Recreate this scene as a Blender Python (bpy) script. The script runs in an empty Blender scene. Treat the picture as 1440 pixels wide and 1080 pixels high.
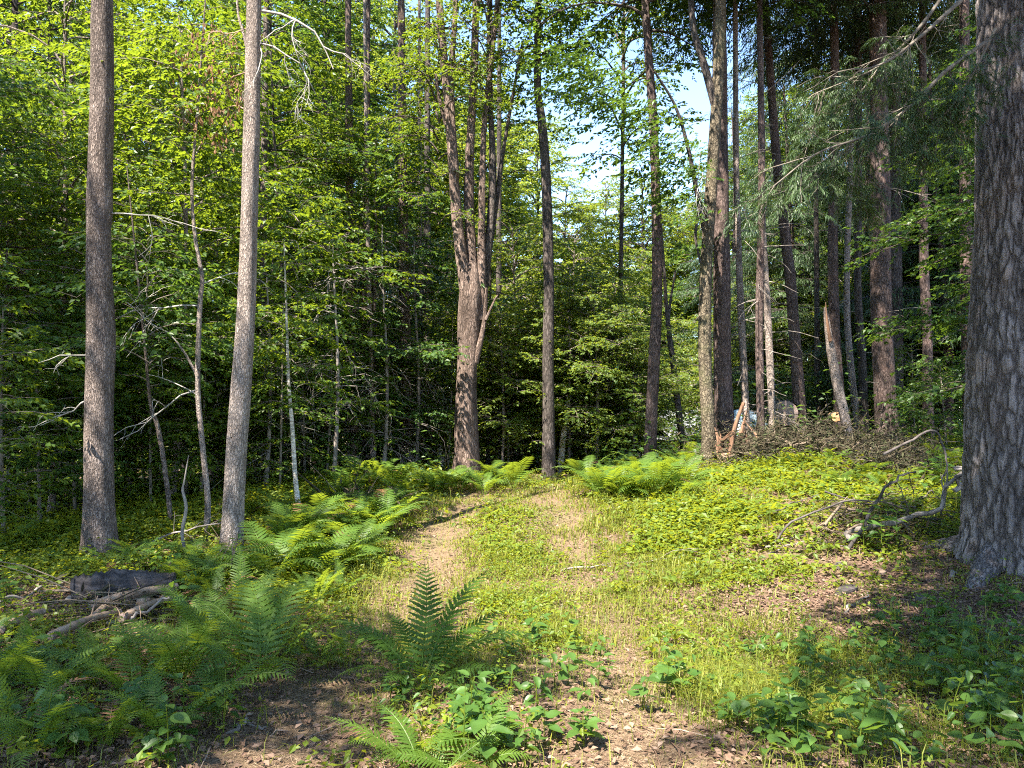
import bpy, math, numpy as np
from mathutils import Vector, Matrix
R = math.radians
rng = np.random.default_rng(7)
sc = bpy.context.scene
col = sc.collection

# ------------------------------------------------------------------ camera
FPX, HOR, EYE = 1088.0, 585.0, 1.6          # focal length in photo pixels, horizon row, eye height
cam_d = bpy.data.cameras.new("camera"); cam = bpy.data.objects.new("camera", cam_d); col.objects.link(cam)
cam_d.sensor_fit = 'HORIZONTAL'; cam_d.sensor_width = 36.0; cam_d.lens = 36.0 * FPX / 1440.0
cam_d.clip_start = 0.05; cam_d.clip_end = 2000
PITCH = math.atan((HOR - 540.0) / FPX)
cam.location = (0, 0, EYE); cam.rotation_euler = (R(90) + PITCH, 0, 0)
sc.camera = cam
# ------------------------------------------------------------------ sky, sun, exposure
SUN_EL = R(57); SUN_H = np.array([-0.62, -0.785]); SUN_H = SUN_H / np.linalg.norm(SUN_H)
SUN = np.array([SUN_H[0] * math.cos(SUN_EL), SUN_H[1] * math.cos(SUN_EL), math.sin(SUN_EL)])
w = bpy.data.worlds.new("World"); sc.world = w; w.use_nodes = True
nt = w.node_tree; bg = nt.nodes['Background']
sky = nt.nodes.new('ShaderNodeTexSky'); sky.sky_type = 'NISHITA'; sky.sun_disc = False
sky.sun_elevation = SUN_EL; sky.sun_rotation = math.atan2(SUN[0], SUN[1]) % (2 * math.pi)
sky.air_density = 1.0; sky.dust_density = 0.1; sky.ozone_density = 3.0; sky.altitude = 200
nt.links.new(sky.outputs[0], bg.inputs[0]); bg.inputs[1].default_value = 0.12
sun_d = bpy.data.lights.new("sun", 'SUN'); sun_d.energy = 5.0; sun_d.angle = R(0.53); sun_d.color = (1.0, 0.93, 0.80)
sun = bpy.data.objects.new("sun", sun_d); col.objects.link(sun)
sun.rotation_euler = Vector(SUN).to_track_quat('Z', 'Y').to_euler(); sun.location = (-10, -12, 25)
sc.view_settings.view_transform = 'Standard'; sc.view_settings.look = 'None'
sc.view_settings.exposure = 2.5; sc.view_settings.gamma = 1.0
sc.render.engine = 'CYCLES'
cy = sc.cycles
cy.max_bounces = 5; cy.diffuse_bounces = 3; cy.glossy_bounces = 1; cy.transmission_bounces = 3; cy.transparent_max_bounces = 4
cy.use_denoising = False; cy.filter_width = 1.1; cy.caustics_reflective = False; cy.caustics_refractive = False; cy.sample_clamp_indirect = 6.0
cy.use_adaptive_sampling = True; cy.adaptive_threshold = 0.015

# ------------------------------------------------------------------ terrain
def sm(a, b, x):
    t = np.clip((np.asarray(x, float) - a) / (b - a), 0, 1); return t * t * (3 - 2 * t)
_ph = rng.uniform(0, 6.28, (14, 3)); _fr = np.concatenate([rng.uniform(0.35, 1.2, 7), rng.uniform(1.5, 4.0, 7)]); _an = rng.uniform(0, 6.28, 14)
def bumps(x, y):
    s = 0
    for i in range(14):
        a = 0.03 if i < 7 else 0.010
        s = s + a * np.sin(_fr[i] * (x * math.cos(_an[i]) + y * math.sin(_an[i])) + _ph[i, 0])
    return s
def hgt(x, y):
    x = np.asarray(x, float); y = np.asarray(y, float)
    h = 0.42 * sm(5, 14, y)
    h = h + 0.52 * sm(1.2, 5.5, x) * sm(4.0, 12.5, y)
    h = h - 0.40 * sm(2.5, 9, -x) * sm(5, 12, y)
    h = h - 3.5 * sm(16.0, 40, y)
    trk = np.exp(-((x + 0.85) / 0.3) ** 2) + np.exp(-((x - 0.66) / 0.3) ** 2)
    h = h - 0.035 * trk * (1 - sm(13, 17, y))
    return h + bumps(x, y)
def ray(px, py):
    u = (px - 720.0) / FPX; v = (540.0 - py) / FPX
    c, s = math.cos(PITCH), math.sin(PITCH)
    return np.array([u, c - s * v, s + c * v])
def at(px, py, d):
    r = ray(px, py); k = d / r[1]; return np.array([r[0] * k, d, EYE + r[2] * k])
def ground(px, py):
    r = ray(px, py); t = 2.0
    while t < 80:
        p = r * t
        if EYE + p[2] <= hgt(p[0], p[1]): break
        t += 0.02
    return np.array([p[0], p[1], float(hgt(p[0], p[1]))])
def xat(px, d): return (px - 720.0) / FPX * d

# ------------------------------------------------------------------ mesh building
class MB:
    def __init__(s): s.V = []; s.F = []; s.T = []; s.U = []; s.n = 0
    def add(s, V, F, tint=None, uv=None):
        V = np.asarray(V, float).reshape(-1, 3); F = np.asarray(F, int)
        s.V.append(V); s.F.append(F + s.n); s.n += len(V)
        s.T.append(np.full(len(F), 0.5) if tint is None else np.asarray(tint, float))
        s.U.append(np.zeros((F.size, 2)) if uv is None else uv.reshape(-1, 2))
        return s
    def mesh(s, name, mat, smooth=False):
        V = np.concatenate(s.V); me = bpy.data.meshes.new(name)
        loops = np.concatenate([f.ravel() for f in s.F]); tot = np.concatenate([np.full(len(f), f.shape[1]) for f in s.F])
        start = np.concatenate([[0], np.cumsum(tot)[:-1]])
        me.vertices.add(len(V)); me.loops.add(len(loops)); me.polygons.add(len(tot))
        me.vertices.foreach_set('co', V.astype(np.float32).ravel())
        me.loops.foreach_set('vertex_index', loops.astype(np.int32))
        me.polygons.foreach_set('loop_start', start.astype(np.int32))
        a = me.attributes.new('tint', 'FLOAT', 'FACE'); a.data.foreach_set('value', np.concatenate(s.T).astype(np.float32))
        uvl = me.uv_layers.new(name='UVMap'); uvl.data.foreach_set('uv', np.concatenate(s.U).astype(np.float32).ravel())
        me.update(calc_edges=True)
        me.polygons.foreach_set('use_smooth', np.full(len(tot), smooth, dtype=bool))
        me.materials.append(mat); return me
def link(name, me, parent=None, loc=None, rot=None, scale=None):
    o = bpy.data.objects.new(name, me); col.objects.link(o)
    if parent is not None: o.parent = parent
    if loc is not None: o.location = [float(v) for v in loc]
    if rot is not None: o.rotation_euler = [float(v) for v in rot]
    if scale is not None: o.scale = (scale,) * 3 if np.isscalar(scale) else [float(v) for v in scale]
    return o
def tag(o, label, cat, group=None, kind=None):
    if label: o['label'] = label
    if cat: o['category'] = cat
    if group: o['group'] = group
    if kind: o['kind'] = kind
    return o
def thing(name, label, cat, loc=(0, 0, 0), rz=0.0, scale=1.0, group=None):
    o = link(name, None, None, loc, (0, 0, rz), scale); o.empty_display_size = 0.2
    return tag(o, label, cat, group)
def nrm(a): return a / np.maximum(np.linalg.norm(a, axis=-1, keepdims=True), 1e-9)

def resample(pts, n):
    pts = np.asarray(pts, float); k = len(pts); t = np.linspace(0, k - 1, n); i = np.clip(t.astype(int), 0, k - 2); f = (t - i)[:, None]
    P = np.vstack([2 * pts[0] - pts[1], pts, 2 * pts[-1] - pts[-2]])
    p0, p1, p2, p3 = P[i], P[i + 1], P[i + 2], P[i + 3]
    return 0.5 * (2 * p1 + (p2 - p0) * f + (2 * p0 - 5 * p1 + 4 * p2 - p3) * f ** 2 + (3 * p1 - p0 - 3 * p2 + p3) * f ** 3)
def tube(mb, pts, rad, seg=6, rough=0.0, flare=0.0, tint=0.5, lob=5, cap=True, seed=0, flare_h=0.25):
    pts = np.asarray(pts, float); n = len(pts); rad = np.broadcast_to(np.asarray(rad, float), (n,))
    T = nrm(np.gradient(pts, axis=0)); a = np.array([1.0, 0, 0]) if abs(T[0, 0]) < 0.8 else np.array([0, 1.0, 0])
    A = np.empty_like(pts); cur = nrm(a - T[0] * a.dot(T[0]))
    for i in range(n):
        cur = nrm(cur - T[i] * cur.dot(T[i])); A[i] = cur
    B = np.cross(T, A); th = np.arange(seg) / seg * 2 * np.pi
    rr = np.repeat(rad[:, None], seg, 1)
    g = np.random.default_rng(seed + 11)
    L = np.concatenate([[0], np.cumsum(np.linalg.norm(np.diff(pts, axis=0), axis=1))])
    if rough > 0:
        m = 0
        for k in range(1, 5):
            p1, p2, f = g.uniform(0, 6.28), g.uniform(0, 6.28), g.uniform(0.6, 3.0)
            m = m + np.sin(k * th[None, :] + p1 + 1.5 * np.sin(f * L[:, None] + p2)) / (0.7 + 0.5 * k)
        rr = rr * (1 + rough * m + rough * 0.22 * g.normal(0, 0.5, (n, seg)))
    if flare > 0:
        ph = g.uniform(0, 6.28)
        rr = rr * (1 + flare * np.exp(-L[:, None] / flare_h) * (0.75 + 0.45 * np.cos(lob * th[None, :] + ph) + 0.25 * np.cos(3 * th[None, :] + 2 * ph)))
    V = pts[:, None] + rr[..., None] * (np.cos(th)[None, :, None] * A[:, None] + np.sin(th)[None, :, None] * B[:, None])
    i = np.arange(n - 1)[:, None]; j = np.arange(seg)[None, :]; j2 = (j + 1) % seg
    F = np.stack([i * seg + j, i * seg + j2, (i + 1) * seg + j2, (i + 1) * seg + j], -1).reshape(-1, 4)
    rm = max(rad.mean(), 1e-4); cu = 2 * np.pi * rm / seg
    jj = np.broadcast_to(j, (n - 1, seg)); l0 = np.broadcast_to(L[:-1, None], (n - 1, seg)); l1 = np.broadcast_to(L[1:, None], (n - 1, seg))
    uv = np.stack([np.stack([jj * cu, l0], -1), np.stack([(jj + 1) * cu, l0], -1), np.stack([(jj + 1) * cu, l1], -1), np.stack([jj * cu, l1], -1)], 2)
    mb.add(V, F, np.full(len(F), tint), uv.reshape(-1, 2))
    if cap:
        for e in (0, n - 1):
            ring = V[e]; c = pts[e] + (T[e] if e else -T[e]) * rad[e] * 0.15
            k = np.arange(seg); f = np.stack([k, (k + 1) % seg, np.full(seg, seg)], -1)
            if e == 0: f = f[:, ::-1]
            mb.add(np.vstack([ring, c]), f, np.full(seg, tint))
    return mb
def leafquads(mb, P, D, N, S, w=0.34, fold=0.07, droop=0.12, tint=None):
    D = nrm(D); N = nrm(N - D * np.sum(N * D, -1, keepdims=True)); s = np.cross(D, N); S = np.asarray(S)[:, None]
    w = np.asarray(w); w = w[:, None] if w.ndim else w
    V = np.stack([P, P + S * (0.42 * D + w * s + fold * N), P + S * (D - droop * N), P + S * (0.42 * D - w * s + fold * N)], 1)
    n = len(P); F = np.arange(4 * n).reshape(n, 4)
    mb.add(V, F, tint)
def rotz(v, a):
    c, s = np.cos(a), np.sin(a); return np.stack([c * v[..., 0] - s * v[..., 1], s * v[..., 0] + c * v[..., 1], v[..., 2]], -1)

# ------------------------------------------------------------------ materials
def mat_new(name):
    m = bpy.data.materials.new(name); m.use_nodes = True; t = m.node_tree
    for n in list(t.nodes): t.nodes.remove(n)
    out = t.nodes.new('ShaderNodeOutputMaterial'); return m, t, out
def ramp(t, fac, stops):
    r = t.nodes.new('ShaderNodeValToRGB'); e = r.color_ramp.elements
    while len(e) < len(stops): e.new(0.5)
    for el, (p, c) in zip(e, stops): el.position = p; el.color = (*c, 1)
    t.links.new(fac, r.inputs[0]); return r.outputs[0]
def leaf_mat(name, dark, light, trans, tw=0.45, rough=0.45, spec=0.35):
    m, t, out = mat_new(name); L = t.links.new
    at_ = t.nodes.new('ShaderNodeAttribute'); at_.attribute_name = 'tint'
    oi = t.nodes.new('ShaderNodeObjectInfo')
    ad = t.nodes.new('ShaderNodeMath'); ad.operation = 'MULTIPLY_ADD'; L(oi.outputs['Random'], ad.inputs[0]); ad.inputs[1].default_value = 0.4
    sb = t.nodes.new('ShaderNodeMath'); sb.operation = 'SUBTRACT'; L(at_.outputs['Fac'], sb.inputs[0]); sb.inputs[1].default_value = 0.2; L(sb.outputs[0], ad.inputs[2])
    c1 = ramp(t, ad.outputs[0], [(0.0, dark), (1.0, light)])
    mid = tuple(0.55 * x for x in trans)
    c2 = ramp(t, ad.outputs[0], [(0.0, mid), (1.0, trans)])
    p = t.nodes.new('ShaderNodeBsdfPrincipled'); L(c1, p.inputs['Base Color']); p.inputs['Roughness'].default_value = rough
    p.inputs['Specular IOR Level'].default_value = spec
    tr = t.nodes.new('ShaderNodeBsdfTranslucent'); L(c2, tr.inputs['Color'])
    mx = t.nodes.new('ShaderNodeMixShader'); mx.inputs[0].default_value = tw
    L(p.outputs[0], mx.inputs[1]); L(tr.outputs[0], mx.inputs[2]); L(mx.outputs[0], out.inputs['Surface']); return m
def bark_mat(name, dark, mid, light, sx=22.0, sy=5.0, bump=0.5, patch=(0.25, 0.25, 0.22), patch_amt=0.0, disp=0.0):
    m, t, out = mat_new(name); L = t.links.new
    uv = t.nodes.new('ShaderNodeUVMap'); uv.uv_map = 'UVMap'
    ob = t.nodes.new('ShaderNodeTexCoord')
    oi = t.nodes.new('ShaderNodeObjectInfo')
    mp = t.nodes.new('ShaderNodeMapping'); mp.inputs['Scale'].default_value = (sx, sy, 1); L(uv.outputs[0], mp.inputs[0])
    cmb = t.nodes.new('ShaderNodeCombineXYZ'); ml = t.nodes.new('ShaderNodeMath'); ml.operation = 'MULTIPLY'; L(oi.outputs['Random'], ml.inputs[0]); ml.inputs[1].default_value = 37.0
    L(ml.outputs[0], cmb.inputs[2]); L(ml.outputs[0], cmb.inputs[1]); L(cmb.outputs[0], mp.inputs['Location'])
    wn = t.nodes.new('ShaderNodeTexNoise'); wn.inputs['Scale'].default_value = 1.3; wn.inputs['Detail'].default_value = 4; L(mp.outputs[0], wn.inputs['Vector'])
    mw = t.nodes.new('ShaderNodeMix'); mw.data_type = 'VECTOR'; mw.inputs['Factor'].default_value = 0.5; L(mp.outputs[0], mw.inputs['A']); 
    va = t.nodes.new('ShaderNodeVectorMath'); va.operation = 'MULTIPLY_ADD'; L(wn.outputs['Color'], va.inputs[0]); va.inputs[1].default_value = (3, 3.5, 3); L(mp.outputs[0], va.inputs[2]); L(va.outputs[0], mw.inputs['B'])
    vo = t.nodes.new('ShaderNodeTexVoronoi'); vo.feature = 'DISTANCE_TO_EDGE'; vo.inputs['Scale'].default_value = 1.0; L(mw.outputs['Result'], vo.inputs['Vector'])
    no = t.nodes.new('ShaderNodeTexNoise'); no.inputs['Scale'].default_value = 2.2; no.inputs['Detail'].default_value = 7; no.inputs['Roughness'].default_value = 0.65; L(mp.outputs[0], no.inputs['Vector'])
    hm = t.nodes.new('ShaderNodeMapRange'); L(vo.outputs['Distance'], hm.inputs['Value']); hm.inputs['From Max'].default_value = 0.28
    hx = t.nodes.new('ShaderNodeMath'); hx.operation = 'MULTIPLY_ADD'; L(no.outputs['Fac'], hx.inputs[0]); hx.inputs[1].default_value = 0.9
    hy = t.nodes.new('ShaderNodeMath'); hy.operation = 'MULTIPLY'; L(hm.outputs[0], hy.inputs[0]); hy.inputs[1].default_value = 0.5; L(hy.outputs[0], hx.inputs[2])
    c = ramp(t, hx.outputs[0], [(0.22, dark), (0.58, mid), (0.95, light)])
    big = t.nodes.new('ShaderNodeTexNoise'); big.inputs['Scale'].default_value = 2.3; big.inputs['Detail'].default_value = 5; L(ob.outputs['Object'], big.inputs['Vector'])
    pm = t.nodes.new('ShaderNodeMapRange'); L(big.outputs['Fac'], pm.inputs['Value']); pm.inputs['From Min'].default_value = 0.52; pm.inputs['From Max'].default_value = 0.68; pm.inputs['To Max'].default_value = patch_amt
    mc = t.nodes.new('ShaderNodeMix'); mc.data_type = 'RGBA'; L(pm.outputs[0], mc.inputs['Factor']); L(c, mc.inputs['A']); mc.inputs['B'].default_value = (*patch, 1)
    m2 = t.nodes.new('ShaderNodeMapping'); m2.inputs['Scale'].default_value = (sx * 0.22, sy * 0.16, 1); L(uv.outputs[0], m2.inputs[0]); L(cmb.outputs[0], m2.inputs['Location'])
    md = t.nodes.new('ShaderNodeTexNoise'); md.inputs['Scale'].default_value = 1.0; md.inputs['Detail'].default_value = 4; md.inputs['Roughness'].default_value = 0.6; md.inputs['Distortion'].default_value = 0.6; L(m2.outputs[0], md.inputs['Vector'])
    mr = t.nodes.new('ShaderNodeMapRange'); L(md.outputs['Fac'], mr.inputs['Value']); mr.inputs['From Min'].default_value = 0.3; mr.inputs['From Max'].default_value = 0.7; mr.inputs['To Min'].default_value = 0.50; mr.inputs['To Max'].default_value = 1.35
    mm = t.nodes.new('ShaderNodeMix'); mm.data_type = 'RGBA'; mm.blend_type = 'MULTIPLY'; mm.inputs['Factor'].default_value = 1.0; L(mc.outputs['Result'], mm.inputs['A']); L(mr.outputs[0], mm.inputs['B']); mc = mm
    p = t.nodes.new('ShaderNodeBsdfPrincipled'); L(mc.outputs['Result'], p.inputs['Base Color']); p.inputs['Roughness'].default_value = 0.9; p.inputs['Specular IOR Level'].default_value = 0.15
    L(p.outputs[0], out.inputs['Surface'])
    if disp > 0:
        dn = t.nodes.new('ShaderNodeDisplacement'); dn.inputs['Scale'].default_value = disp; dn.inputs['Midlevel'].default_value = 0.6
        L(hx.outputs[0], dn.inputs['Height']); L(dn.outputs[0], out.inputs['Displacement']); m.displacement_method = 'BOTH'
    else:
        bp = t.nodes.new('ShaderNodeBump'); bp.inputs['Strength'].default_value = bump; bp.inputs['Distance'].default_value = 0.03
        L(hx.outputs[0], bp.inputs['Height']); L(bp.outputs[0], p.inputs['Normal'])
    return m
def plain_mat(name, c1, c2, scale=8.0, rough=0.85, bump=0.2, stretch=(1, 1, 1), metal=0.0):
    m, t, out = mat_new(name); L = t.links.new
    ob = t.nodes.new('ShaderNodeTexCoord'); mp = t.nodes.new('ShaderNodeMapping'); mp.inputs['Scale'].default_value = stretch; L(ob.outputs['Object'], mp.inputs[0])
    no = t.nodes.new('ShaderNodeTexNoise'); no.inputs['Scale'].default_value = scale; no.inputs['Detail'].default_value = 6; L(mp.outputs[0], no.inputs['Vector'])
    c = ramp(t, no.outputs['Fac'], [(0.3, c1), (0.7, c2)])
    p = t.nodes.new('ShaderNodeBsdfPrincipled'); L(c, p.inputs['Base Color']); p.inputs['Roughness'].default_value = rough; p.inputs['Specular IOR Level'].default_value = 0.2
    bp = t.nodes.new('ShaderNodeBump'); bp.inputs['Strength'].default_value = bump; bp.inputs['Distance'].default_value = 0.02
    L(no.outputs['Fac'], bp.inputs['Height']); L(bp.outputs[0], p.inputs['Normal']); L(p.outputs[0], out.inputs['Surface']); return m
def tint_mat(name, stops, rough=0.85, tw=0.0):
    m, t, out = mat_new(name); L = t.links.new
    a = t.nodes.new('ShaderNodeAttribute'); a.attribute_name = 'tint'
    c = ramp(t, a.outputs['Fac'], stops)
    p = t.nodes.new('ShaderNodeBsdfPrincipled'); L(c, p.inputs['Base Color']); p.inputs['Roughness'].default_value = rough; p.inputs['Specular IOR Level'].default_value = 0.2
    if tw > 0:
        tr = t.nodes.new('ShaderNodeBsdfTranslucent'); L(c, tr.inputs['Color']); mx = t.nodes.new('ShaderNodeMixShader'); mx.inputs[0].default_value = tw
        L(p.outputs[0], mx.inputs[1]); L(tr.outputs[0], mx.inputs[2]); L(mx.outputs[0], out.inputs['Surface'])
    else: L(p.outputs[0], out.inputs['Surface'])
    return m
M = {}
M['maple'] = leaf_mat('maple_leaf', (0.035, 0.080, 0.012), (0.075, 0.125, 0.015), (0.29, 0.38, 0.02), 0.45)
M['beech'] = leaf_mat('beech_leaf', (0.030, 0.070, 0.016), (0.065, 0.120, 0.024), (0.20, 0.32, 0.03), 0.40)
M['far'] = leaf_mat('far_leaf', (0.045, 0.090, 0.018), (0.115, 0.165, 0.026), (0.40, 0.47, 0.04), 0.46)
M['hemlock'] = leaf_mat('hemlock_needle', (0.022, 0.050, 0.018), (0.055, 0.090, 0.028), (0.10, 0.16, 0.03), 0.22, 0.5)
M['fern'] = leaf_mat('fern_leaf', (0.040, 0.090, 0.012), (0.090, 0.150, 0.018), (0.38, 0.48, 0.03), 0.42, 0.5)
M['fern_dark'] = leaf_mat('fern_dark', (0.026, 0.060, 0.008), (0.055, 0.105, 0.013), (0.20, 0.30, 0.02), 0.34, 0.5, 0.2)
M['herb'] = leaf_mat('herb_leaf', (0.050, 0.100, 0.012), (0.150, 0.190, 0.016), (0.52, 0.55, 0.03), 0.45, 0.5)
M['plant'] = leaf_mat('plant_leaf', (0.035, 0.085, 0.016), (0.075, 0.140, 0.028), (0.26, 0.40, 0.04), 0.40, 0.42)
M['grass'] = leaf_mat('grass_blade', (0.060, 0.100, 0.016), (0.215, 0.220, 0.036), (0.52, 0.52, 0.05), 0.42, 0.5)
M['dead_leaf'] = leaf_mat('dead_leaf', (0.16, 0.075, 0.035), (0.30, 0.17, 0.09), (0.35, 0.18, 0.07), 0.3, 0.7)
M['bark_grey'] = bark_mat('bark_grey', (0.038, 0.029, 0.026), (0.150, 0.115, 0.100), (0.29, 0.232, 0.204), 52, 14, 1.0, (0.27, 0.22, 0.20), 0.4)
M['bark_pale'] = bark_mat('bark_pale', (0.085, 0.068, 0.058), (0.25, 0.20, 0.175), (0.42, 0.34, 0.295), 58, 15, 0.9, (0.36, 0.31, 0.28), 0.3)
M['bark_maple'] = bark_mat('bark_maple', (0.028, 0.020, 0.016), (0.120, 0.084, 0.068), (0.23, 0.170, 0.142), 26, 5.5, 1.0, (0.17, 0.12, 0.10), 0.4)
M['bark_dark'] = bark_mat('bark_dark', (0.014, 0.012, 0.011), (0.050, 0.040, 0.036), (0.115, 0.095, 0.085), 26, 6, 0.6, (0.12, 0.11, 0.09), 0.3)
M['bark_moss'] = bark_mat('bark_moss', (0.022, 0.018, 0.013), (0.078, 0.062, 0.043), (0.175, 0.142, 0.100), 24, 12, 0.7, (0.13, 0.13, 0.06), 0.5)
M['bark_red'] = bark_mat('bark_red', (0.020, 0.014, 0.012), (0.068, 0.048, 0.043), (0.140, 0.102, 0.092), 26, 8, 0.6, (0.18, 0.11, 0.09), 0.4)
M['bark_pine'] = bark_mat('bark_pine', (0.010, 0.008, 0.008), (0.095, 0.080, 0.077), (0.21, 0.18, 0.175), 15, 3.2, 0.6, (0.12, 0.085, 0.07), 0.4, disp=0.045)
M['bark_root'] = bark_mat('bark_root', (0.014, 0.011, 0.010), (0.095, 0.080, 0.075), (0.19, 0.165, 0.16), 30, 9, 0.9)
M['bark_birch'] = bark_mat('bark_birch', (0.10, 0.085, 0.07), (0.42, 0.37, 0.31), (0.62, 0.57, 0.50), 8, 30, 0.3, (0.30, 0.28, 0.20), 0.3)
M['twig'] = plain_mat('twig_bark', (0.09, 0.075, 0.06), (0.20, 0.17, 0.14), 14)
M['dead_wood'] = plain_mat('dead_wood', (0.10, 0.083, 0.073), (0.27, 0.235, 0.21), 9, stretch=(1, 1, 1))
M['pale_twig'] = plain_mat('pale_twig', (0.22, 0.20, 0.18), (0.42, 0.39, 0.35), 9)
M['dark_wood'] = plain_mat('dark_wood', (0.030, 0.024, 0.022), (0.105, 0.090, 0.085), 11)
M['rotten'] = plain_mat('rotten_wood', (0.010, 0.008, 0.008), (0.085, 0.072, 0.070), 14, bump=1.0, stretch=(0.5, 2, 2))
M['brown_wood'] = plain_mat('brown_wood', (0.14, 0.085, 0.055), (0.34, 0.24, 0.17), 9, bump=0.5)
M['splinter'] = plain_mat('splintered_wood', (0.085, 0.045, 0.028), (0.22, 0.125, 0.078), 12, bump=0.5, stretch=(3, 3, 0.6))
M['cut_face'] = plain_mat('cut_face', (0.42, 0.21, 0.09), (0.62, 0.38, 0.20), 10)
M['log_face'] = plain_mat('weathered_log_face', (0.20, 0.14, 0.12), (0.34, 0.25, 0.22), 14)
M['litter'] = tint_mat('leaf_litter', [(0, (0.06, 0.034, 0.024)), (0.45, (0.17, 0.105, 0.072)), (0.8, (0.22, 0.15, 0.11)), (1, (0.29, 0.22, 0.17))], 0.8, 0.15)
M['needle'] = tint_mat('needle_litter', [(0, (0.08, 0.045, 0.03)), (0.6, (0.19, 0.125, 0.078)), (1, (0.30, 0.225, 0.155))], 0.85)
M['brush'] = tint_mat('brush', [(0, (0.022, 0.018, 0.012)), (0.5, (0.060, 0.046, 0.028)), (0.8, (0.050, 0.060, 0.025)), (1, (0.17, 0.13, 0.095))], 0.85, 0.1)
M['siding'] = plain_mat('white_siding', (0.50, 0.51, 0.54), (0.60, 0.60, 0.62), 3, bump=0.05)
M['roofing'] = plain_mat('grey_roofing', (0.12, 0.125, 0.14), (0.18, 0.185, 0.205), 5, bump=0.1)
M['glass'] = plain_mat('dark_pane', (0.03, 0.04, 0.05), (0.05, 0.06, 0.07), 3, rough=0.08, bump=0)
M['tarp'] = plain_mat('blue_tarp', (0.16, 0.25, 0.32), (0.34, 0.42, 0.48), 5, rough=0.5, bump=0.3)
M['rail'] = plain_mat('pale_rail', (0.45, 0.46, 0.46), (0.6, 0.6, 0.6), 5)

# ground material: path needles / litter / soil, mixed by the vertex attribute 'dirt'
def ground_mat():
    m, t, out = mat_new('forest_soil'); L = t.links.new
    ob = t.nodes.new('ShaderNodeTexCoord')
    def noise(s, d=6, r=0.6):
        n = t.nodes.new('ShaderNodeTexNoise'); n.inputs['Scale'].default_value = s; n.inputs['Detail'].default_value = d; n.inputs['Roughness'].default_value = r; L(ob.outputs['Object'], n.inputs['Vector']); return n.outputs['Fac']
    n1, n2, n3 = noise(1.3), noise(9), noise(60, 8, 0.75)
    litter = ramp(t, n3, [(0.30, (0.035, 0.022, 0.017)), (0.5, (0.115, 0.072, 0.052)), (0.68, (0.22, 0.15, 0.115))])
    dirt = ramp(t, n3, [(0.30, (0.070, 0.047, 0.029)), (0.5, (0.155, 0.110, 0.066)), (0.7, (0.24, 0.18, 0.112))])
    a = t.nodes.new('ShaderNodeAttribute'); a.attribute_name = 'dirt'
    s = t.nodes.new('ShaderNodeMath'); s.operation = 'MULTIPLY_ADD'; L(n2, s.inputs[0]); s.inputs[1].default_value = 1.2; s.inputs[2].default_value = -0.6
    s2 = t.nodes.new('ShaderNodeMath'); s2.operation = 'ADD'; L(s.outputs[0], s2.inputs[0]); L(a.outputs['Fac'], s2.inputs[1]); s2.use_clamp = True
    mx = t.nodes.new('ShaderNodeMix'); mx.data_type = 'RGBA'; L(s2.outputs[0], mx.inputs['Factor']); L(litter, mx.inputs['A']); L(dirt, mx.inputs['B'])
    gm = t.nodes.new('ShaderNodeMapRange'); L(n1, gm.inputs['Value']); gm.inputs['From Min'].default_value = 0.5; gm.inputs['From Max'].default_value = 0.62; gm.inputs['To Max'].default_value = 0.45
    m2 = t.nodes.new('ShaderNodeMix'); m2.data_type = 'RGBA'; L(gm.outputs[0], m2.inputs['Factor']); L(mx.outputs['Result'], m2.inputs['A']); m2.inputs['B'].default_value = (0.085, 0.085, 0.03, 1)
    p = t.nodes.new('ShaderNodeBsdfPrincipled'); L(m2.outputs['Result'], p.inputs['Base Color']); p.inputs['Roughness'].default_value = 0.95; p.inputs['Specular IOR Level'].default_value = 0.1
    bp = t.nodes.new('ShaderNodeBump'); bp.inputs['Strength'].default_value = 0.8; bp.inputs['Distance'].default_value = 0.02; L(n3, bp.inputs['Height']); L(bp.outputs[0], p.inputs['Normal'])
    L(p.outputs[0], out.inputs['Surface']); return m
M['ground'] = ground_mat()

# ------------------------------------------------------------------ ground sheet and path
def trackx(y): return -0.90 + 0.045 * np.clip(y - 8, 0, 9) - 0.32 * (1 - sm(3.4, 6.0, y)), 0.68 - 0.02 * np.clip(y - 8, 0, 9)
def dirtmask(x, y):
    a, b = trackx(y); wob = 0.13 * np.sin(1.7 * y + 0.6) + 0.06 * np.sin(4.1 * y)
    m = np.maximum(0.95 * np.exp(-((x - a - wob) / 0.40) ** 2), (0.95 - 0.25 * sm(5.6, 7.0, y)) * np.exp(-((x - b + wob * 0.7) / 0.36) ** 2))
    m = m * (0.84 + 0.16 * np.sin(2.3 * y + 2 * x + 0.8) * np.sin(1.1 * y + 3.7 * x))
    m = np.maximum(m, 0.8 * np.exp(-((x - 0.55) / 0.75) ** 2 - ((y - 5.2) / 0.55) ** 2))   # bare spot at the near end
    m = np.maximum(m, 0.55 * np.exp(-((x - 0.6) / 0.5) ** 2 - ((y - 3.6) / 0.6) ** 2))
    return m * (1 - sm(14, 18, y))
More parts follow.
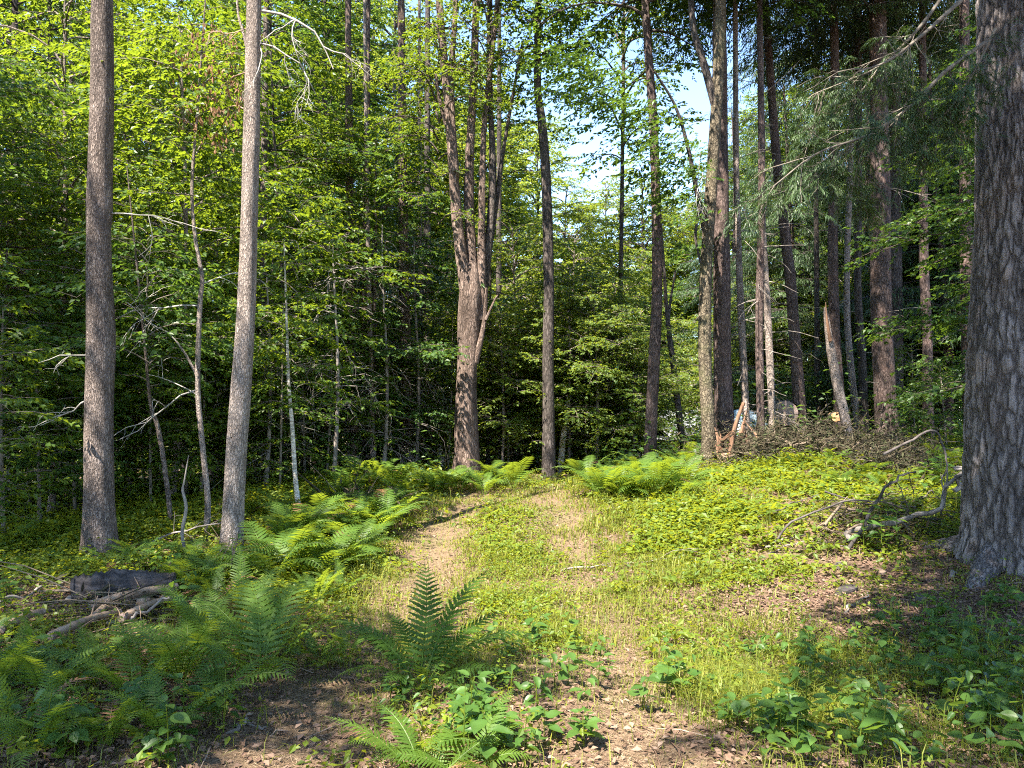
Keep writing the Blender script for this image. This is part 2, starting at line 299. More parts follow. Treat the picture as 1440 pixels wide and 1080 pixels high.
def ground_sheet():
    xs = np.concatenate([np.linspace(-400, -30, 14)[:-1], np.linspace(-30, -6, 30)[:-1], np.linspace(-6, 6, 150), np.linspace(6, 30, 30)[1:], np.linspace(30, 400, 14)[1:]])
    ys = np.concatenate([np.linspace(-300, -12, 10)[:-1], np.linspace(-12, 2, 20)[:-1], np.linspace(2, 16, 190), np.linspace(16, 60, 70)[1:], np.linspace(60, 600, 20)[1:]])
    X, Y = np.meshgrid(xs, ys); Z = hgt(X, Y); nx, ny = len(xs), len(ys)
    i = np.arange(ny - 1)[:, None]; j = np.arange(nx - 1)[None, :]
    F = np.stack([i * nx + j, i * nx + j + 1, (i + 1) * nx + j + 1, (i + 1) * nx + j], -1).reshape(-1, 4)
    V = np.stack([X, Y, Z], -1).reshape(-1, 3); D = dirtmask(V[:, 0], V[:, 1])
    def mk(name, V, F, D):
        mb = MB(); mb.add(V, F); me = mb.mesh(name, M['ground'], True)
        a = me.attributes.new('dirt', 'FLOAT', 'POINT'); a.data.foreach_set('value', D.astype(np.float32)); o = link(name, me); o['kind'] = 'structure'; return o
    mk('forest_floor', V, F, D)
    Vp = V.copy(); Vp[:, 2] += 0.004; keep = (D[F].mean(1) > 0.35) & (V[F][:, :, 1].mean(1) > -10) & (V[F][:, :, 1].mean(1) < 18)
    Fp = F[keep]; used, inv = np.unique(Fp, return_inverse=True)
    mk('dirt_path', Vp[used], inv.reshape(-1, 4), D[used])
ground_sheet()

# ------------------------------------------------------------------ tree generators
def spray_leaves(mb, O, A, PIT, n, L, S, g, tilt=0.45, w=0.34, droop=0.15, roll=0.0):
    """leaf sprays: O origins, A yaw, PIT pitch of the twig; n leaves along a twig of length L"""
    k = len(O); t = (np.arange(n) + 0.5) / n; side = np.where(np.arange(n) % 2, 1, -1)
    tt = np.clip(t[None] + g.normal(0, 0.06, (k, n)), 0.02, 1)
    ax = np.stack([np.cos(A) * np.cos(PIT), np.sin(A) * np.cos(PIT), np.sin(PIT)], -1)
    Ls = L * g.uniform(0.7, 1.25, (k, 1))
    P = O[:, None] + ax[:, None] * (tt * Ls)[..., None]; P[..., 2] -= 0.35 * (tt ** 2) * Ls * 0.6
    yaw = A[:, None] + side[None] * g.normal(0.95, 0.25, (k, n)) * (1 - 0.55 * tt)
    dp = g.normal(-0.25, 0.28, (k, n))
    D = np.stack([np.cos(yaw) * np.cos(dp), np.sin(yaw) * np.cos(dp), np.sin(dp)], -1)
    N = np.stack([g.normal(0, tilt, (k, n)), g.normal(0, tilt, (k, n)), np.ones((k, n))], -1)
    sz = S * g.uniform(0.65, 1.25, (k, n))
    tint = np.clip(g.normal(0.5, 0.16, (k, 1)) + g.normal(0, 0.12, (k, n)), 0, 1)
    leafquads(mb, P.reshape(-1, 3), D.reshape(-1, 3), N.reshape(-1, 3), sz.ravel(), w, 0.07, droop, tint.ravel())
def spray_needles(mb, O, A, PIT, n, L, g, wd=0.016):
    """flat feathery conifer sprays: side twigs as narrow tapered strips"""
    k = len(O); t = (np.arange(n) + 0.3) / n; side = np.where(np.arange(n) % 2, 1, -1)
    ax = np.stack([np.cos(A) * np.cos(PIT), np.sin(A) * np.cos(PIT), np.sin(PIT)], -1); Ls = L * g.uniform(0.7, 1.25, (k, 1))
    P = O[:, None] + ax[:, None] * (t[None] * Ls)[..., None]; P[..., 2] -= 0.45 * (t[None] ** 2) * Ls
    yaw = A[:, None] + side[None] * g.normal(0.85, 0.2, (k, n)) * (1 - 0.7 * t[None])
    dp = PIT[:, None] * 0.6 + g.normal(-0.25, 0.25, (k, n)) - 0.3 * t[None]
    D = np.stack([np.cos(yaw) * np.cos(dp), np.sin(yaw) * np.cos(dp), np.sin(dp)], -1)
    N = np.stack([g.normal(0, 0.3, (k, n)), g.normal(0, 0.3, (k, n)), np.ones((k, n))], -1)
    sz = Ls * (0.62 - 0.3 * t[None]) * g.uniform(0.8, 1.2, (k, n))
    tint = np.clip(g.normal(0.5, 0.2, (k, 1)) + g.normal(0, 0.1, (k, n)), 0, 1)
    leafquads(mb, P.reshape(-1, 3), D.reshape(-1, 3), N.reshape(-1, 3), sz.ravel(), (wd / np.maximum(sz, 0.03)).ravel(), 0.02, 0.25, tint.ravel())
def crown_geo(seed, H, zb, Rr, nb, spl, leaf, nleaf, trunk, kind='leaf', up=0.5, prof='round', sub=3.2, r0=0.05, spray_L=0.42, wood=None, bark=None, sparse=1.0, dead=0):
    """returns (branch mesh builder, leaf mesh builder); trunk(z)->xy"""
    g = np.random.default_rng(seed); bw = MB(); lf = MB(); O = []; A = []; PT = []
    for b in range(nb):
        u = ((b + g.uniform(0, 1)) / nb); z = zb + (H - zb) * u ** 0.92
        if prof == 'round': ln = Rr * (0.35 + 0.65 * math.sin(math.pi * min(1, 0.18 + 0.80 * u)))
        elif prof == 'cone': ln = Rr * (1.0 - 0.86 * u) + 0.15
        else: ln = Rr * (0.9 - 0.35 * u)
        ln *= g.uniform(0.65, 1.2); az = b * 2.39996 + g.normal(0, 0.5)
        el0 = up + g.normal(0, 0.18) + (0.5 * u if kind == 'leaf' else 0.15 * u)
        n = 7; pts = [np.array([*trunk(z), z])]; el = el0; a = az
        for i in range(n - 1):
            st = ln / (n - 1); d = np.array([math.cos(a) * math.cos(el), math.sin(a) * math.cos(el), math.sin(el)]); pts.append(pts[-1] + d * st)
            el -= (el0 * 0.28 + 0.06) * g.uniform(0.5, 1.5); a += g.normal(0, 0.16)
        pts = np.array(pts); rb = min(r0 * (0.35 + 0.65 * ln / Rr), r0)
        tube(bw, pts, np.linspace(rb, rb * 0.18, n), 4, cap=False)
        m = max(2, int(ln * sub))
        for j in range(m):
            f = 0.22 + 0.78 * (j + g.uniform(0, 1)) / m
            x = f * (n - 1); i = min(int(x), n - 2); p = pts[i] + (pts[i + 1] - pts[i]) * (x - i)
            sa = a * 0 + math.atan2(*(pts[i + 1] - pts[i])[[1, 0]]) + (1 if j % 2 else -1) * g.uniform(0.5, 1.15)
            sl = ln * (0.18 + 0.30 * (1 - f)) * g.uniform(0.6, 1.3) + 0.15; se = g.normal(0.05, 0.16) if kind == 'leaf' else g.normal(-0.15, 0.12)
            q = p + sl * np.array([math.cos(sa) * math.cos(se), math.sin(sa) * math.cos(se), math.sin(se)])
            mid = (p + q) / 2 + np.array([0, 0, 0.05 * sl]); tube(bw, np.array([p, mid, q]), [rb * 0.35, rb * 0.25, rb * 0.12], 3, cap=False)
            ns = max(1, int(sl * spl * sparse))
            for s in range(ns):
                ff = (s + g.uniform(0.2, 1)) / ns; pp = p + (q - p) * ff
                O.append(pp); A.append(sa + (1 if s % 2 else -1) * g.uniform(0.1, 0.9)); PT.append(se + g.normal(-0.05, 0.18))
        O.append(pts[-1]); A.append(a); PT.append(el)
    O = np.array(O); A = np.array(A); PT = np.array(PT)
    if kind == 'leaf': spray_leaves(lf, O, A, PT, nleaf, spray_L, leaf, g)
    else: spray_needles(lf, O, A, PT, nleaf, spray_L, g, leaf)
    return bw, lf, len(O) * nleaf
def wob_trunk(seed, H, lean=0.02, amp=0.10):
    g = np.random.default_rng(seed + 900); a, b, c, d = g.uniform(0, 6.28, 4); lx, ly = g.normal(0, lean, 2)
    return lambda z: (lx * z + amp * (math.sin(0.45 * z + a) - math.sin(a)) , ly * z + amp * (math.sin(0.4 * z + b) - math.sin(b)))
TREE = {}
def variant(key, seed, H, rbase, leafmat, bark, flare=0.5, cut=None, **kw):
    tr = wob_trunk(seed, H); zs = np.linspace(-0.35, H * 0.97, 26); P = np.array([[*tr(max(z, 0)), z] for z in zs])
    rad = rbase * (1 - 0.9 * np.clip(zs / H, 0, 1)) + 0.008
    tb = tube(MB(), P, rad, 10, 0.05, flare, seed=seed, flare_h=0.3 if rbase > 0.08 else 0.1).mesh('trunk', M[bark], True)
    bw, lf, nl = crown_geo(seed, H, trunk=tr, **kw)
    TREE[key] = (tb, bw.mesh('branches', M[bark if kw.get('kind') != 'needle' else 'dark_wood'], True), lf.mesh('crown', M[leafmat]))
def place(key, name, label, cat, x, y, rz, s=1.0, group=None, zoff=0.0):
    o = thing(name, label, cat, (x, y, float(hgt(x, y)) + zoff), rz, s, group)
    for nm, me in zip(('trunk', 'branches', 'crown'), TREE[key]): link(nm, me, o)
    return o
for k, sd in enumerate((3, 17, 29)):
    variant(f'canopy{k}', sd, 21, 0.20, ('beech', 'far', 'maple')[k], 'bark_dark' if k else 'bark_maple', zb=3.2, Rr=4.1, nb=54, spl=6.0, leaf=0.135, nleaf=12, up=0.62, sub=4.0, r0=0.07, spray_L=0.55)
for k, sd in enumerate((41, 53, 67, 71)):
    variant(f'under{k}', sd, (9.5, 8, 10.5, 7)[k], 0.055, ('maple', 'beech', 'maple', 'far')[k], ('bark_pale', 'bark_grey', 'bark_dark', 'bark_pale')[k], 0.3, zb=0.9, Rr=2.6, nb=44, spl=7.0, leaf=0.095, nleaf=11, up=0.32, sub=4.6, r0=0.025, spray_L=0.40)
for k, sd in enumerate((83, 97, 101)):
    variant(f'sapling{k}', sd, (3.2, 2.4, 4.2)[k], 0.02, ('maple', 'beech', 'maple')[k], 'twig', 0.2, zb=0.35, Rr=1.15, nb=26, spl=9.0, leaf=0.085, nleaf=9, up=0.4, sub=5.0, r0=0.010, spray_L=0.30)
for k, sd in enumerate((113, 127)):
    variant(f'hemlock{k}', sd, (17, 13)[k], 0.16, 'hemlock', 'bark_red', 0.4, zb=2.2, Rr=3.3, nb=84, spl=7.0, leaf=0.013, nleaf=10, kind='needle', up=0.05, prof='cone', sub=5.0, r0=0.035, spray_L=0.42)

# ------------------------------------------------------------------ the woods behind and around the clearing
gw = np.random.default_rng(5)
def tree_at(px, d, key, s=1.0, label=None, group=None, name=None, rz=None):
    fam = key[:-1]
    NM = {'canopy': 'maple_tree', 'under': 'understory_tree', 'sapling': 'leafy_sapling', 'hemlock': 'hemlock_tree'}[fam]
    LB = {'canopy': 'tall leafy maple rising in the woods around the clearing', 'under': 'slender young tree with layered green leaves in the woods',
          'sapling': 'low leafy sapling growing at the edge of the woods', 'hemlock': 'dark hemlock with drooping feathery boughs in the woods'}[fam]
    GP = {'canopy': 'tall maples in the woods', 'under': 'slender young trees in the woods', 'sapling': 'saplings at the woods edge', 'hemlock': 'hemlocks in the woods'}[fam]
    k = int(key[-1]); zone = ['behind the ash trunk', 'behind the leaning trunk', 'behind the many-stemmed maple', 'under the gap of sky', 'behind the thin pines', 'behind the thick sun-patched pine'][sum(px > v for v in (230, 460, 700, 955, 1150))]
    far = ('far back ' if d > 33 else 'deep in the woods ' if d > 21 else 'near the clearing ')
    LB = {'canopy': ('dark-leaved tall maple ', 'pale-leaved tall maple ', 'bright-leaved tall maple ')[k % 3], 'under': ('slim pale-barked young tree ', 'slim grey young tree with dark leaves ', 'slim dark-barked young tree ', 'yellow-green young tree ')[k % 4],
          'sapling': ('leafy sapling ', 'short dark-leaved sapling ', 'tall leafy sapling ')[k % 3], 'hemlock': ('tall dark hemlock ', 'shorter dark hemlock ')[k % 2]}[fam] + far + zone
    x = xat(px, d)
    return place(key, name or NM, label or LB, 'tree' if fam != 'sapling' else 'sapling', x, d, gw.uniform(0, 6.28) if rz is None else rz, s, group or GP)
# far wall of tall trees
for px, d, k, s in [(-260, 30, 0, 1.05), (-120, 34, 1, 1.1), (-30, 27, 0, 1.0), (60, 38, 0, 1.15), (130, 30, 0, 1.0), (215, 36, 2, 1.15), (300, 29, 0, 1.0), (370, 40, 1, 1.2),
                    (430, 31, 2, 1.05), (505, 38, 1, 1.2), (560, 30, 1, 1.0), (620, 42, 2, 1.2), (690, 36, 1, 1.0), (745, 46, 1, 1.05),
                    (960, 50, 1, 0.85), (1030, 44, 0, 0.95), (1100, 38, 2, 1.0), (1170, 45, 1, 1.2), (1240, 36, 0, 1.1), (1310, 42, 2, 1.2), (1390, 34, 1, 1.1), (1480, 38, 0, 1.1), (1600, 32, 2, 1.1),
                    (90, 55, 2, 1.4), (260, 56, 0, 1.4), (440, 58, 1, 1.45), (610, 60, 0, 1.4), (1080, 60, 2, 1.35), (1250, 58, 1, 1.4), (1420, 56, 0, 1.4)]:
    tree_at(px, d, f'canopy{k}', s)
for px, d, s in [(795, 52, 0.95), (845, 54, 0.98), (880, 50, 0.86), (915, 47, 0.92), (955, 52, 0.9)]: tree_at(px, d, 'canopy1', s)
# lower far trees under the gap of sky
for px, d, k, s in [(800, 44, 3, 1.5), (850, 50, 3, 1.8), (905, 46, 3, 1.9), (830, 36, 3, 1.25), (880, 58, 3, 2.1), (770, 34, 3, 1.2), (720, 30, 3, 1.35), (905, 40, 3, 1.4), (695, 27, 3, 0.95), (745, 24, 3, 0.9), (805, 21.5, 3, 0.95), (862, 24, 3, 0.95), (725, 19.5, 3, 0.9), (838, 17.8, 3, 0.62), (890, 18.4, 3, 0.5), (706, 17.6, 3, 0.55), (800, 18.2, 3, 0.7), (825, 27, 3, 0.75), (865, 29, 3, 0.7)]:
    tree_at(px, d, f'under{k}', s)
# understory layers, left
for px, d, k, s in [(-90, 11, 1, 0.9), (20, 15, 1, 1.0), (75, 12.5, 0, 0.95), (190, 17, 2, 1.0), (245, 13, 0, 0.9), (310, 19, 1, 1.1), (400, 15.5, 2, 0.95), (455, 20, 0, 1.0), (520, 17, 1, 0.95), (5, 28, 3, 1.5), (120, 22, 3, 1.2), (-20, 21, 2, 1.2), (350, 25, 3, 1.3), (230, 26, 0, 1.3), (480, 27, 3, 1.3), (610, 26, 3, 1.2),
                    (1010, 30, 3, 1.0), (1075, 27, 3, 1.0), (1140, 25, 0, 0.9), (1200, 29, 0, 1.1), (1280, 24, 3, 1.0), (1340, 26, 2, 1.1), (1430, 19, 1, 1.0), (1480, 12, 1, 0.9), (1018, 36, 3, 1.0), (1320, 21, 1, 0.9), (1240, 22, 3, 0.8)]:
    tree_at(px, d, f'under{k}', s)
for px, d, k, s in [(1105, 30, 1, 1.0), (1290, 30, 0, 1.1), (1370, 21, 1, 1.0), (1040, 36, 0, 1.1), (1180, 33, 1, 1.2), (1125, 24, 1, 0.95), (1235, 24.5, 0, 0.9), (1330, 19, 1, 0.85), (530, 24, 1, 0.9), (1450, 21, 0, 1.1), (310, 24, 0, 1.0)]:
    tree_at(px, d, f'hemlock{k}', s)
for px, d, k, s in [(10, 9.5, 0, 0.9), (60, 10.5, 1, 1.0), (-40, 8.0, 2, 0.8), (110, 12, 2, 0.9), (215, 11.5, 0, 0.8), (265, 14, 1, 1.0), (395, 12.5, 2, 0.75), (430, 15, 0, 1.0), (490, 16, 1, 0.9), (545, 17, 2, 0.8), (590, 18, 0, 0.7), (700, 20, 1, 0.9), (735, 22, 0, 0.9), (800, 22, 2, 0.9), (850, 20, 1, 0.8), (900, 19, 0, 0.6), (1085, 20, 1, 0.9), (1160, 21, 0, 0.8), (1230, 19, 1, 0.9), (1285, 17, 0, 0.7), (1330, 14.5, 1, 0.7), (680, 25, 2, 1.0), (780, 26, 0, 1.1), (5, 12, 2, 1.2), (45, 13.5, 0, 1.2), (150, 13, 0, 1.1), (185, 14.5, 2, 1.1), (285, 12.5, 0, 0.9), (300, 15, 2, 1.2), (345, 14, 0, 1.1), (375, 16, 2, 1.2), (460, 15, 0, 1.0), (515, 17.5, 2, 1.1), (560, 18, 0, 1.1), (630, 18, 2, 0.9), (715, 18.5, 0, 0.9), (755, 19.5, 2, 1.0), (825, 19, 0, 1.0), (880, 21, 2, 1.0), (30, 18, 2, 1.6), (90, 17, 2, 1.5), (205, 20, 2, 1.6), (420, 20, 2, 1.5), (860, 27, 2, 1.0)]:
    tree_at(px, d, f'sapling{k}', s)
# unseen trees added beside and behind the viewpoint so their crowns shade the ground
variant('shade1', 139, 14.5, 0.17, 'maple', 'bark_grey', zb=6.3, Rr=3.6, nb=44, spl=6.0, leaf=0.12, nleaf=12, up=0.5, sub=4.2, r0=0.06, spray_L=0.5)
variant('shade0', 137, 14.5, 0.17, 'maple', 'bark_grey', zb=6.3, Rr=3.4, nb=26, spl=3.6, leaf=0.12, nleaf=12, up=0.5, sub=4.2, r0=0.06, spray_L=0.5)
for x, y, s in [(3.5, 2.5, 1.0), (2.3, 1.1, 0.95), (-2.6, -4.4, 0.95), (-7.6, -2.2, 0.95), (2.6, -1.8, 1.0), (-11.0, 3.6, 1.0), (-8.3, 1.9, 0.9), (-3.9, 1.3, 0.55), (1.75, 2.3, 0.7), (1.4, -0.6, 0.95)]:
    place('shade1' if x > 2.1 and y > 1.05 else 'shade0', 'maple_tree', 'unseen maple added beside the near end of the path to shade the ground', 'tree', x, y, gw.uniform(0, 6.28), s, 'unseen maples added to shade the near path')
for x, y, k, s in [(-13.5, 3.5, 0, 0.95), (-16.5, 8.5, 1, 1.0), (-20, 13, 0, 1.1)]:  # out-of-view canopies put in to darken the left woods
    place(f'canopy{k}', 'maple_tree', 'unseen maple added off to the side to shade the left woods', 'tree', x, y, gw.uniform(0, 6.28), s, 'unseen maples added to shade the left woods')
for x, y, k, s in [(-8.4, 5.2, 1, 0.75), (-9.5, 7.5, 0, 1.0)]:  # out-of-view young trees put in to cast dapples on the ash
    place(f'under{k}', 'understory_tree', 'unseen young tree added to dapple the ash trunk with shade', 'tree', x, y, gw.uniform(0, 6.28), s, 'unseen young trees added to dapple the ash')

# crown tops carried by the big trunks, above the frame
def top_variant(key, seed, H, leafmat, bark, **kw):
    bw, lf, nl = crown_geo(seed, H, trunk=lambda z: (0.0, 0.0), zb=0.3, **kw)
    TREE[key] = (None, bw.mesh('branches', M[bark], True), lf.mesh('crown', M[leafmat]))
top_variant('top0', 211, 8, 'maple', 'bark_grey', Rr=2.4, nb=30, spl=5, leaf=0.11, nleaf=11, up=0.6, sub=4.0, r0=0.04, spray_L=0.45)
top_variant('top1', 223, 9, 'beech', 'bark_dark', Rr=2.8, nb=34, spl=6, leaf=0.10, nleaf=11, up=0.35, sub=4.2, r0=0.04, spray_L=0.42)
top_variant('top2', 227, 9, 'hemlock', 'dark_wood', Rr=2.8, nb=44, spl=6, leaf=0.014, nleaf=10, kind='needle', up=0.12, prof='cone', sub=4.5, r0=0.03, spray_L=0.42)

def twigs(mb, p, d, L, r, depth, g, curl=0.25, droop=0.0, tips=None, kids=(2, 4), seg=4):
    """a bare branching limb; collects its tips"""
    n = 6; pts = [np.array(p, float)]; d = nrm(np.array(d, float))
    for i in range(n - 1):
        d = nrm(d + g.normal(0, curl, 3) * 0.35 + np.array([0, 0, -droop * 0.25])); pts.append(pts[-1] + d * L / (n - 1))
    pts = np.array(pts); tube(mb, pts, np.linspace(r, r * 0.35, n), seg if depth > 1 else 3, cap=depth > 1)
    if tips is not None: tips.append((pts[-1], d))
    if depth > 0:
        for k in range(int(g.integers(kids[0], kids[1] + 1))):
            f = g.uniform(0.25, 0.95); x = f * (n - 1); i = min(int(x), n - 2); q = pts[i] + (pts[i + 1] - pts[i]) * (x - i)
            s = nrm(d + g.normal(0, 0.65, 3)); twigs(mb, q, s, L * g.uniform(0.35, 0.65), r * 0.5, depth - 1, g, curl, droop, tips, kids, seg)

# ------------------------------------------------------------------ trunks one can tell apart
def hero(name, label, path, d, bark, Htop=12.0, seg=18, flare=0.35, rough=0.05, crown=None, cs=1.0, cz=None, n=60, seed=1, cat='tree', group=None, lob=4, flare_h=0.22, crz=0.0):
    """path: (px, py, width px) from base up, all at distance d"""
    P = np.array([at(px, py, d) for px, py, w_ in path]); Wd = np.array([w_ / 2 * d / FPX for _, _, w_ in path])
    base = np.array([P[0][0], d, float(hgt(P[0][0], d))])
    P[0] = base; P = np.vstack([base - np.array([0, 0, 0.35]), P]); Wd = np.concatenate([[Wd[0]], Wd])
    dirn = nrm(P[-1] - P[-2])
    if P[-1][2] < Htop:
        ext = P[-1] + dirn * (Htop - P[-1][2]) / max(dirn[2], 0.3); P = np.vstack([P, (P[-1] + ext) / 2, ext]); Wd = np.concatenate([Wd, [Wd[-1] * 0.75, Wd[-1] * 0.35]])
    Pr = resample(P, n); Wr = np.interp(np.linspace(0, len(Wd) - 1, n), np.arange(len(Wd)), Wd)
    o = thing(name, label, cat, base, 0, 1.0, group)
    link('trunk', tube(MB(), Pr - base, Wr, seg, rough, flare, seed=seed, lob=lob, flare_h=flare_h).mesh('trunk', M[bark], True), o)
    if crown:
        zc = cz if cz is not None else Htop - 5; i = int(np.argmin(abs(Pr[:, 2] - zc)))
        for nm, me in zip(('branches', 'crown'), TREE[crown][1:]): link(nm, me, o, Pr[i] - base, (0, 0, crz), cs)
    return o, base
def add_limb(o, base, pts, r0, r1, bark, nm='limb', seg=8, n=14):
    Pr = resample(np.array(pts), n) - base
    return link(nm, tube(MB(), Pr, np.linspace(r0, r1, n), seg, 0.04).mesh(nm, M[bark], True), o)
def add_twigs(o, base, starts, mat='pale_twig', nm='dead_branch', seed=0, depth=2, curl=0.5, droop=0.3):
    g = np.random.default_rng(seed)
    for p, d, L, r in starts:
        mb = MB(); twigs(mb, np.array(p) - base, d, L, r, depth, g, curl, droop); link(nm, mb.mesh(nm, M[mat], True), o)

g1 = ground(143, 786); d1 = g1[1]
o, b = hero('ash_tree', 'straight grey-brown trunk with dappled bark standing behind the rotten black log', [(143, 786, 46), (142, 760, 41), (140, 690, 37), (139, 560, 36), (141, 470, 37), (140, 330, 32), (141, 295, 35), (142, 200, 31), (144, 0, 29)], d1, 'bark_grey', 15, 28, 0.55, 0.05, 'top0', 0.55, 12.5, seed=3, n=110, flare_h=0.5)
add_twigs(o, b, [(at(155, 300, d1), (1, 0.2, 0.1), 0.75, 0.009), (at(130, 500, d1), (-0.6, -0.6, 0.1), 0.5, 0.008), (at(128, 560, d1), (-1, 0.1, -0.2), 0.6, 0.010)], 'pale_twig', seed=5)
g2 = ground(326, 780); d2 = g2[1]
o, b = hero('leaning_tree', 'pale slim leaning trunk with a dead white branch hanging near its top', [(325, 780, 31), (328, 735, 29), (333, 640, 28), (340, 540, 27), (346, 430, 25), (350, 300, 23), (354, 170, 22), (358, 0, 20)], d2, 'bark_pale', 15, 26, 0.4, 0.05, 'top0', 0.5, 12.5, seed=8, n=80, crz=2.0)
add_twigs(o, b, [(at(362, 60, d2), (0.8, -0.2, -0.25), 0.85, 0.012), (at(366, 66, d2), (0.5, -0.1, -0.9), 0.6, 0.008), (at(367, 15, d2), (1, 0, 0.0), 1.1, 0.018)], 'pale_twig', seed=11, depth=3, curl=0.8, droop=0.9)
add_limb(o, b, [at(350, 80, d2), at(342, 45, d2), at(335, 20, d2), at(333, -20, d2)], 0.018, 0.01, 'bark_pale', 'stub')
mbd = MB(); gd = np.random.default_rng(4); 
for k in range(46):
    p = at(gd.normal(300, 24), gd.uniform(40, 200), d2 + gd.normal(0.3, 0.15)) - b; n_ = 7
    P_ = p + gd.normal(0, 0.05, (n_, 3)); D_ = nrm(np.stack([gd.normal(0, 0.35, n_), gd.normal(0, 0.35, n_), -np.ones(n_)], -1))
    leafquads(mbd, P_, D_, gd.normal(0, 1, (n_, 3)), gd.uniform(0.05, 0.085, n_), 0.22, 0.12, 0.1, gd.uniform(0, 1, n_))
link('dead_leaf_spray', mbd.mesh('dead_leaf_spray', M['dead_leaf']), o)
mbd = MB(); 
for a_ in ((355, 100), (352, 150), (356, 40)): twigs(mbd, at(*a_, d2) - b, (-0.8, 0.5, 0.15), 0.6, 0.010, 3, gd, 0.5, 0.4)
link('dead_branch', mbd.mesh('dead_branch', M['brown_wood'], True), o)

gs = ground(290, 752); ds = gs[1]
o, b = hero('crooked_sapling', 'thin crooked sapling with pale bark standing between the two pale trunks', [(290, 752, 9), (292, 700, 8.5), (284, 620, 8), (278, 540, 7.5), (281, 430, 7), (284, 390, 6), (274, 330, 5), (270, 260, 4.5), (278, 150, 3.5)], ds, 'bark_pale', 7.0, 9, 0.2, 0.04, seed=14, n=50)
add_limb(o, b, [at(278, 530, ds), at(262, 500, ds), at(248, 480, ds)], 0.018, 0.010, 'bark_pale')
add_twigs(o, b, [(at(278, 548, ds), (-1, -0.2, 0.12), 1.1, 0.011), (at(281, 430, ds), (-1, 0.2, 0.12), 1.1, 0.012), (at(248, 480, ds), (-0.7, -0.3, 0.6), 0.7, 0.009), (at(277, 555, ds), (-0.8, 0.3, 0.4), 0.7, 0.008), (at(282, 400, ds), (0.7, 0.4, 0.6), 0.7, 0.010)], 'pale_twig', seed=21, depth=2, droop=0.35)
for nm, me in zip(('branches', 'crown'), TREE['sapling0'][1:]): link(nm, me, o, at(275, 330, ds) - b, (0, 0, 1.2), 0.9)
gs = ground(240, 740); ds = gs[1]
o, b = hero('thin_sapling', 'thin grey sapling trunk with flaking bark rising through the shaded leaves', [(241, 742, 7), (232, 660, 7), (222, 600, 6.5), (212, 570, 5), (205, 500, 4)], ds, 'bark_grey', 4.8, 8, 0.2, 0.05, seed=15, n=30)
for nm, me in zip(('branches', 'crown'), TREE['sapling1'][1:]): link(nm, me, o, at(212, 590, ds) - b, (0, 0, 0.4), 1.0)
gs = ground(258, 788); ds = gs[1]
o, b = hero('bare_stem', 'bare crooked grey stem bending out of the brush beside the leaning trunk', [(262, 790, 5), (256, 750, 5), (262, 715, 5), (257, 690, 4), (259, 678, 2.5)], ds, 'dead_wood', 1.2, 6, 0.1, 0.05, seed=16, n=22, cat='stem')
gs = ground(421, 725); ds = gs[1]
o, b = hero('birch_sapling', 'thin pale birch sapling at the edge of the sunlit ferns', [(421, 726, 8), (415, 670, 6.5), (411, 600, 6), (406, 540, 5), (404, 480, 4)], ds, 'bark_birch', 4.0, 8, 0.2, 0.03, seed=17, n=40)
for nm, me in zip(('branches', 'crown'), TREE['sapling2'][1:]): link(nm, me, o, at(409, 620, ds) - b, (0, 0, 3.1), 0.85)

# the big many-stemmed maple
gm_ = ground(656, 668); dm = gm_[1]
o, b = hero('maple_tree', 'big reddish maple whose trunk with a dark knothole forks into several upright stems', [(656, 668, 41), (656, 640, 34), (654, 590, 34), (655, 545, 30), (658, 490, 30), (661, 450, 33), (664, 415, 36), (665, 390, 26), (665, 370, 14)], dm, 'bark_maple', 0, 30, 0.3, 0.075, seed=23, n=80, lob=3)
def stem(pts, r0, r1, bark='bark_maple'):
    Pr = resample(np.array([at(px, py, dm + dd) for px, py, dd in pts]), 30) - b
    link('stem', tube(MB(), Pr, r1 + (r0 - r1) * (1 - np.linspace(0, 1, 30)) ** 2.2, 12, 0.06, seed=int(pts[0][0])).mesh('stem', M[bark], True), o)
stem([(658, 430, -0.03), (651, 380, -0.06), (640, 280, -0.10), (632, 170, -0.12), (622, 60, -0.1), (612, -80, 0), (600, -220, 0)], 0.15, 0.07)
stem([(665, 430, 0.05), (663, 360, 0.08), (659, 260, 0.1), (665, 130, 0.1), (670, 0, 0.1), (676, -160, 0.1)], 0.15, 0.075)
stem([(672, 450, 0), (677, 390, 0), (678, 300, 0.05), (681, 180, 0.1), (700, 0, 0.1), (710, -120, 0.1)], 0.13, 0.05)
stem([(676, 430, 0.15), (688, 330, 0.2), (693, 230, 0.2), (690, 150, 0.2), (688, 20, 0.2), (700, -100, 0)], 0.11, 0.05, 'bark_dark')
stem([(682, 380, 0.2), (697, 290, 0.3), (708, 210, 0.3), (722, 130, 0.3), (735, 60, 0.3)], 0.08, 0.03, 'bark_dark')
stem([(640, 250, -0.1), (634, 120, -0.1), (640, 20, -0.1), (637, -80, -0.1)], 0.09, 0.05)
stem([(632, 190, -0.1), (618, 140, -0.1), (612, 100, -0.15)], 0.06, 0.03)
stem([(668, 510, -0.1), (677, 475, -0.15), (682, 445, -0.15), (684, 405, -0.15)], 0.075, 0.04)
stem([(683, 450, -0.2), (694, 425, -0.2), (700, 415, -0.2)], 0.03, 0.015)
kn = MB(); kp = at(653, 587, dm) + np.array([0, -0.255, 0]) - b
th = np.linspace(0, 2 * np.pi, 20); tube(kn, np.stack([kp[0] + 0.05 * np.cos(th), np.full(20, kp[1] + 0.0), kp[2] + 0.085 * np.sin(th)], -1), 0.011, 6, 0.3, cap=False)
link('knot_rim', kn.mesh('knot_rim', M['bark_maple'], True), o)
kn = MB(); k_ = np.arange(19); kv = np.stack([kp[0] + 0.045 * np.cos(th[:19]), np.full(19, kp[1] - 0.004), kp[2] + 0.078 * np.sin(th[:19])], -1)
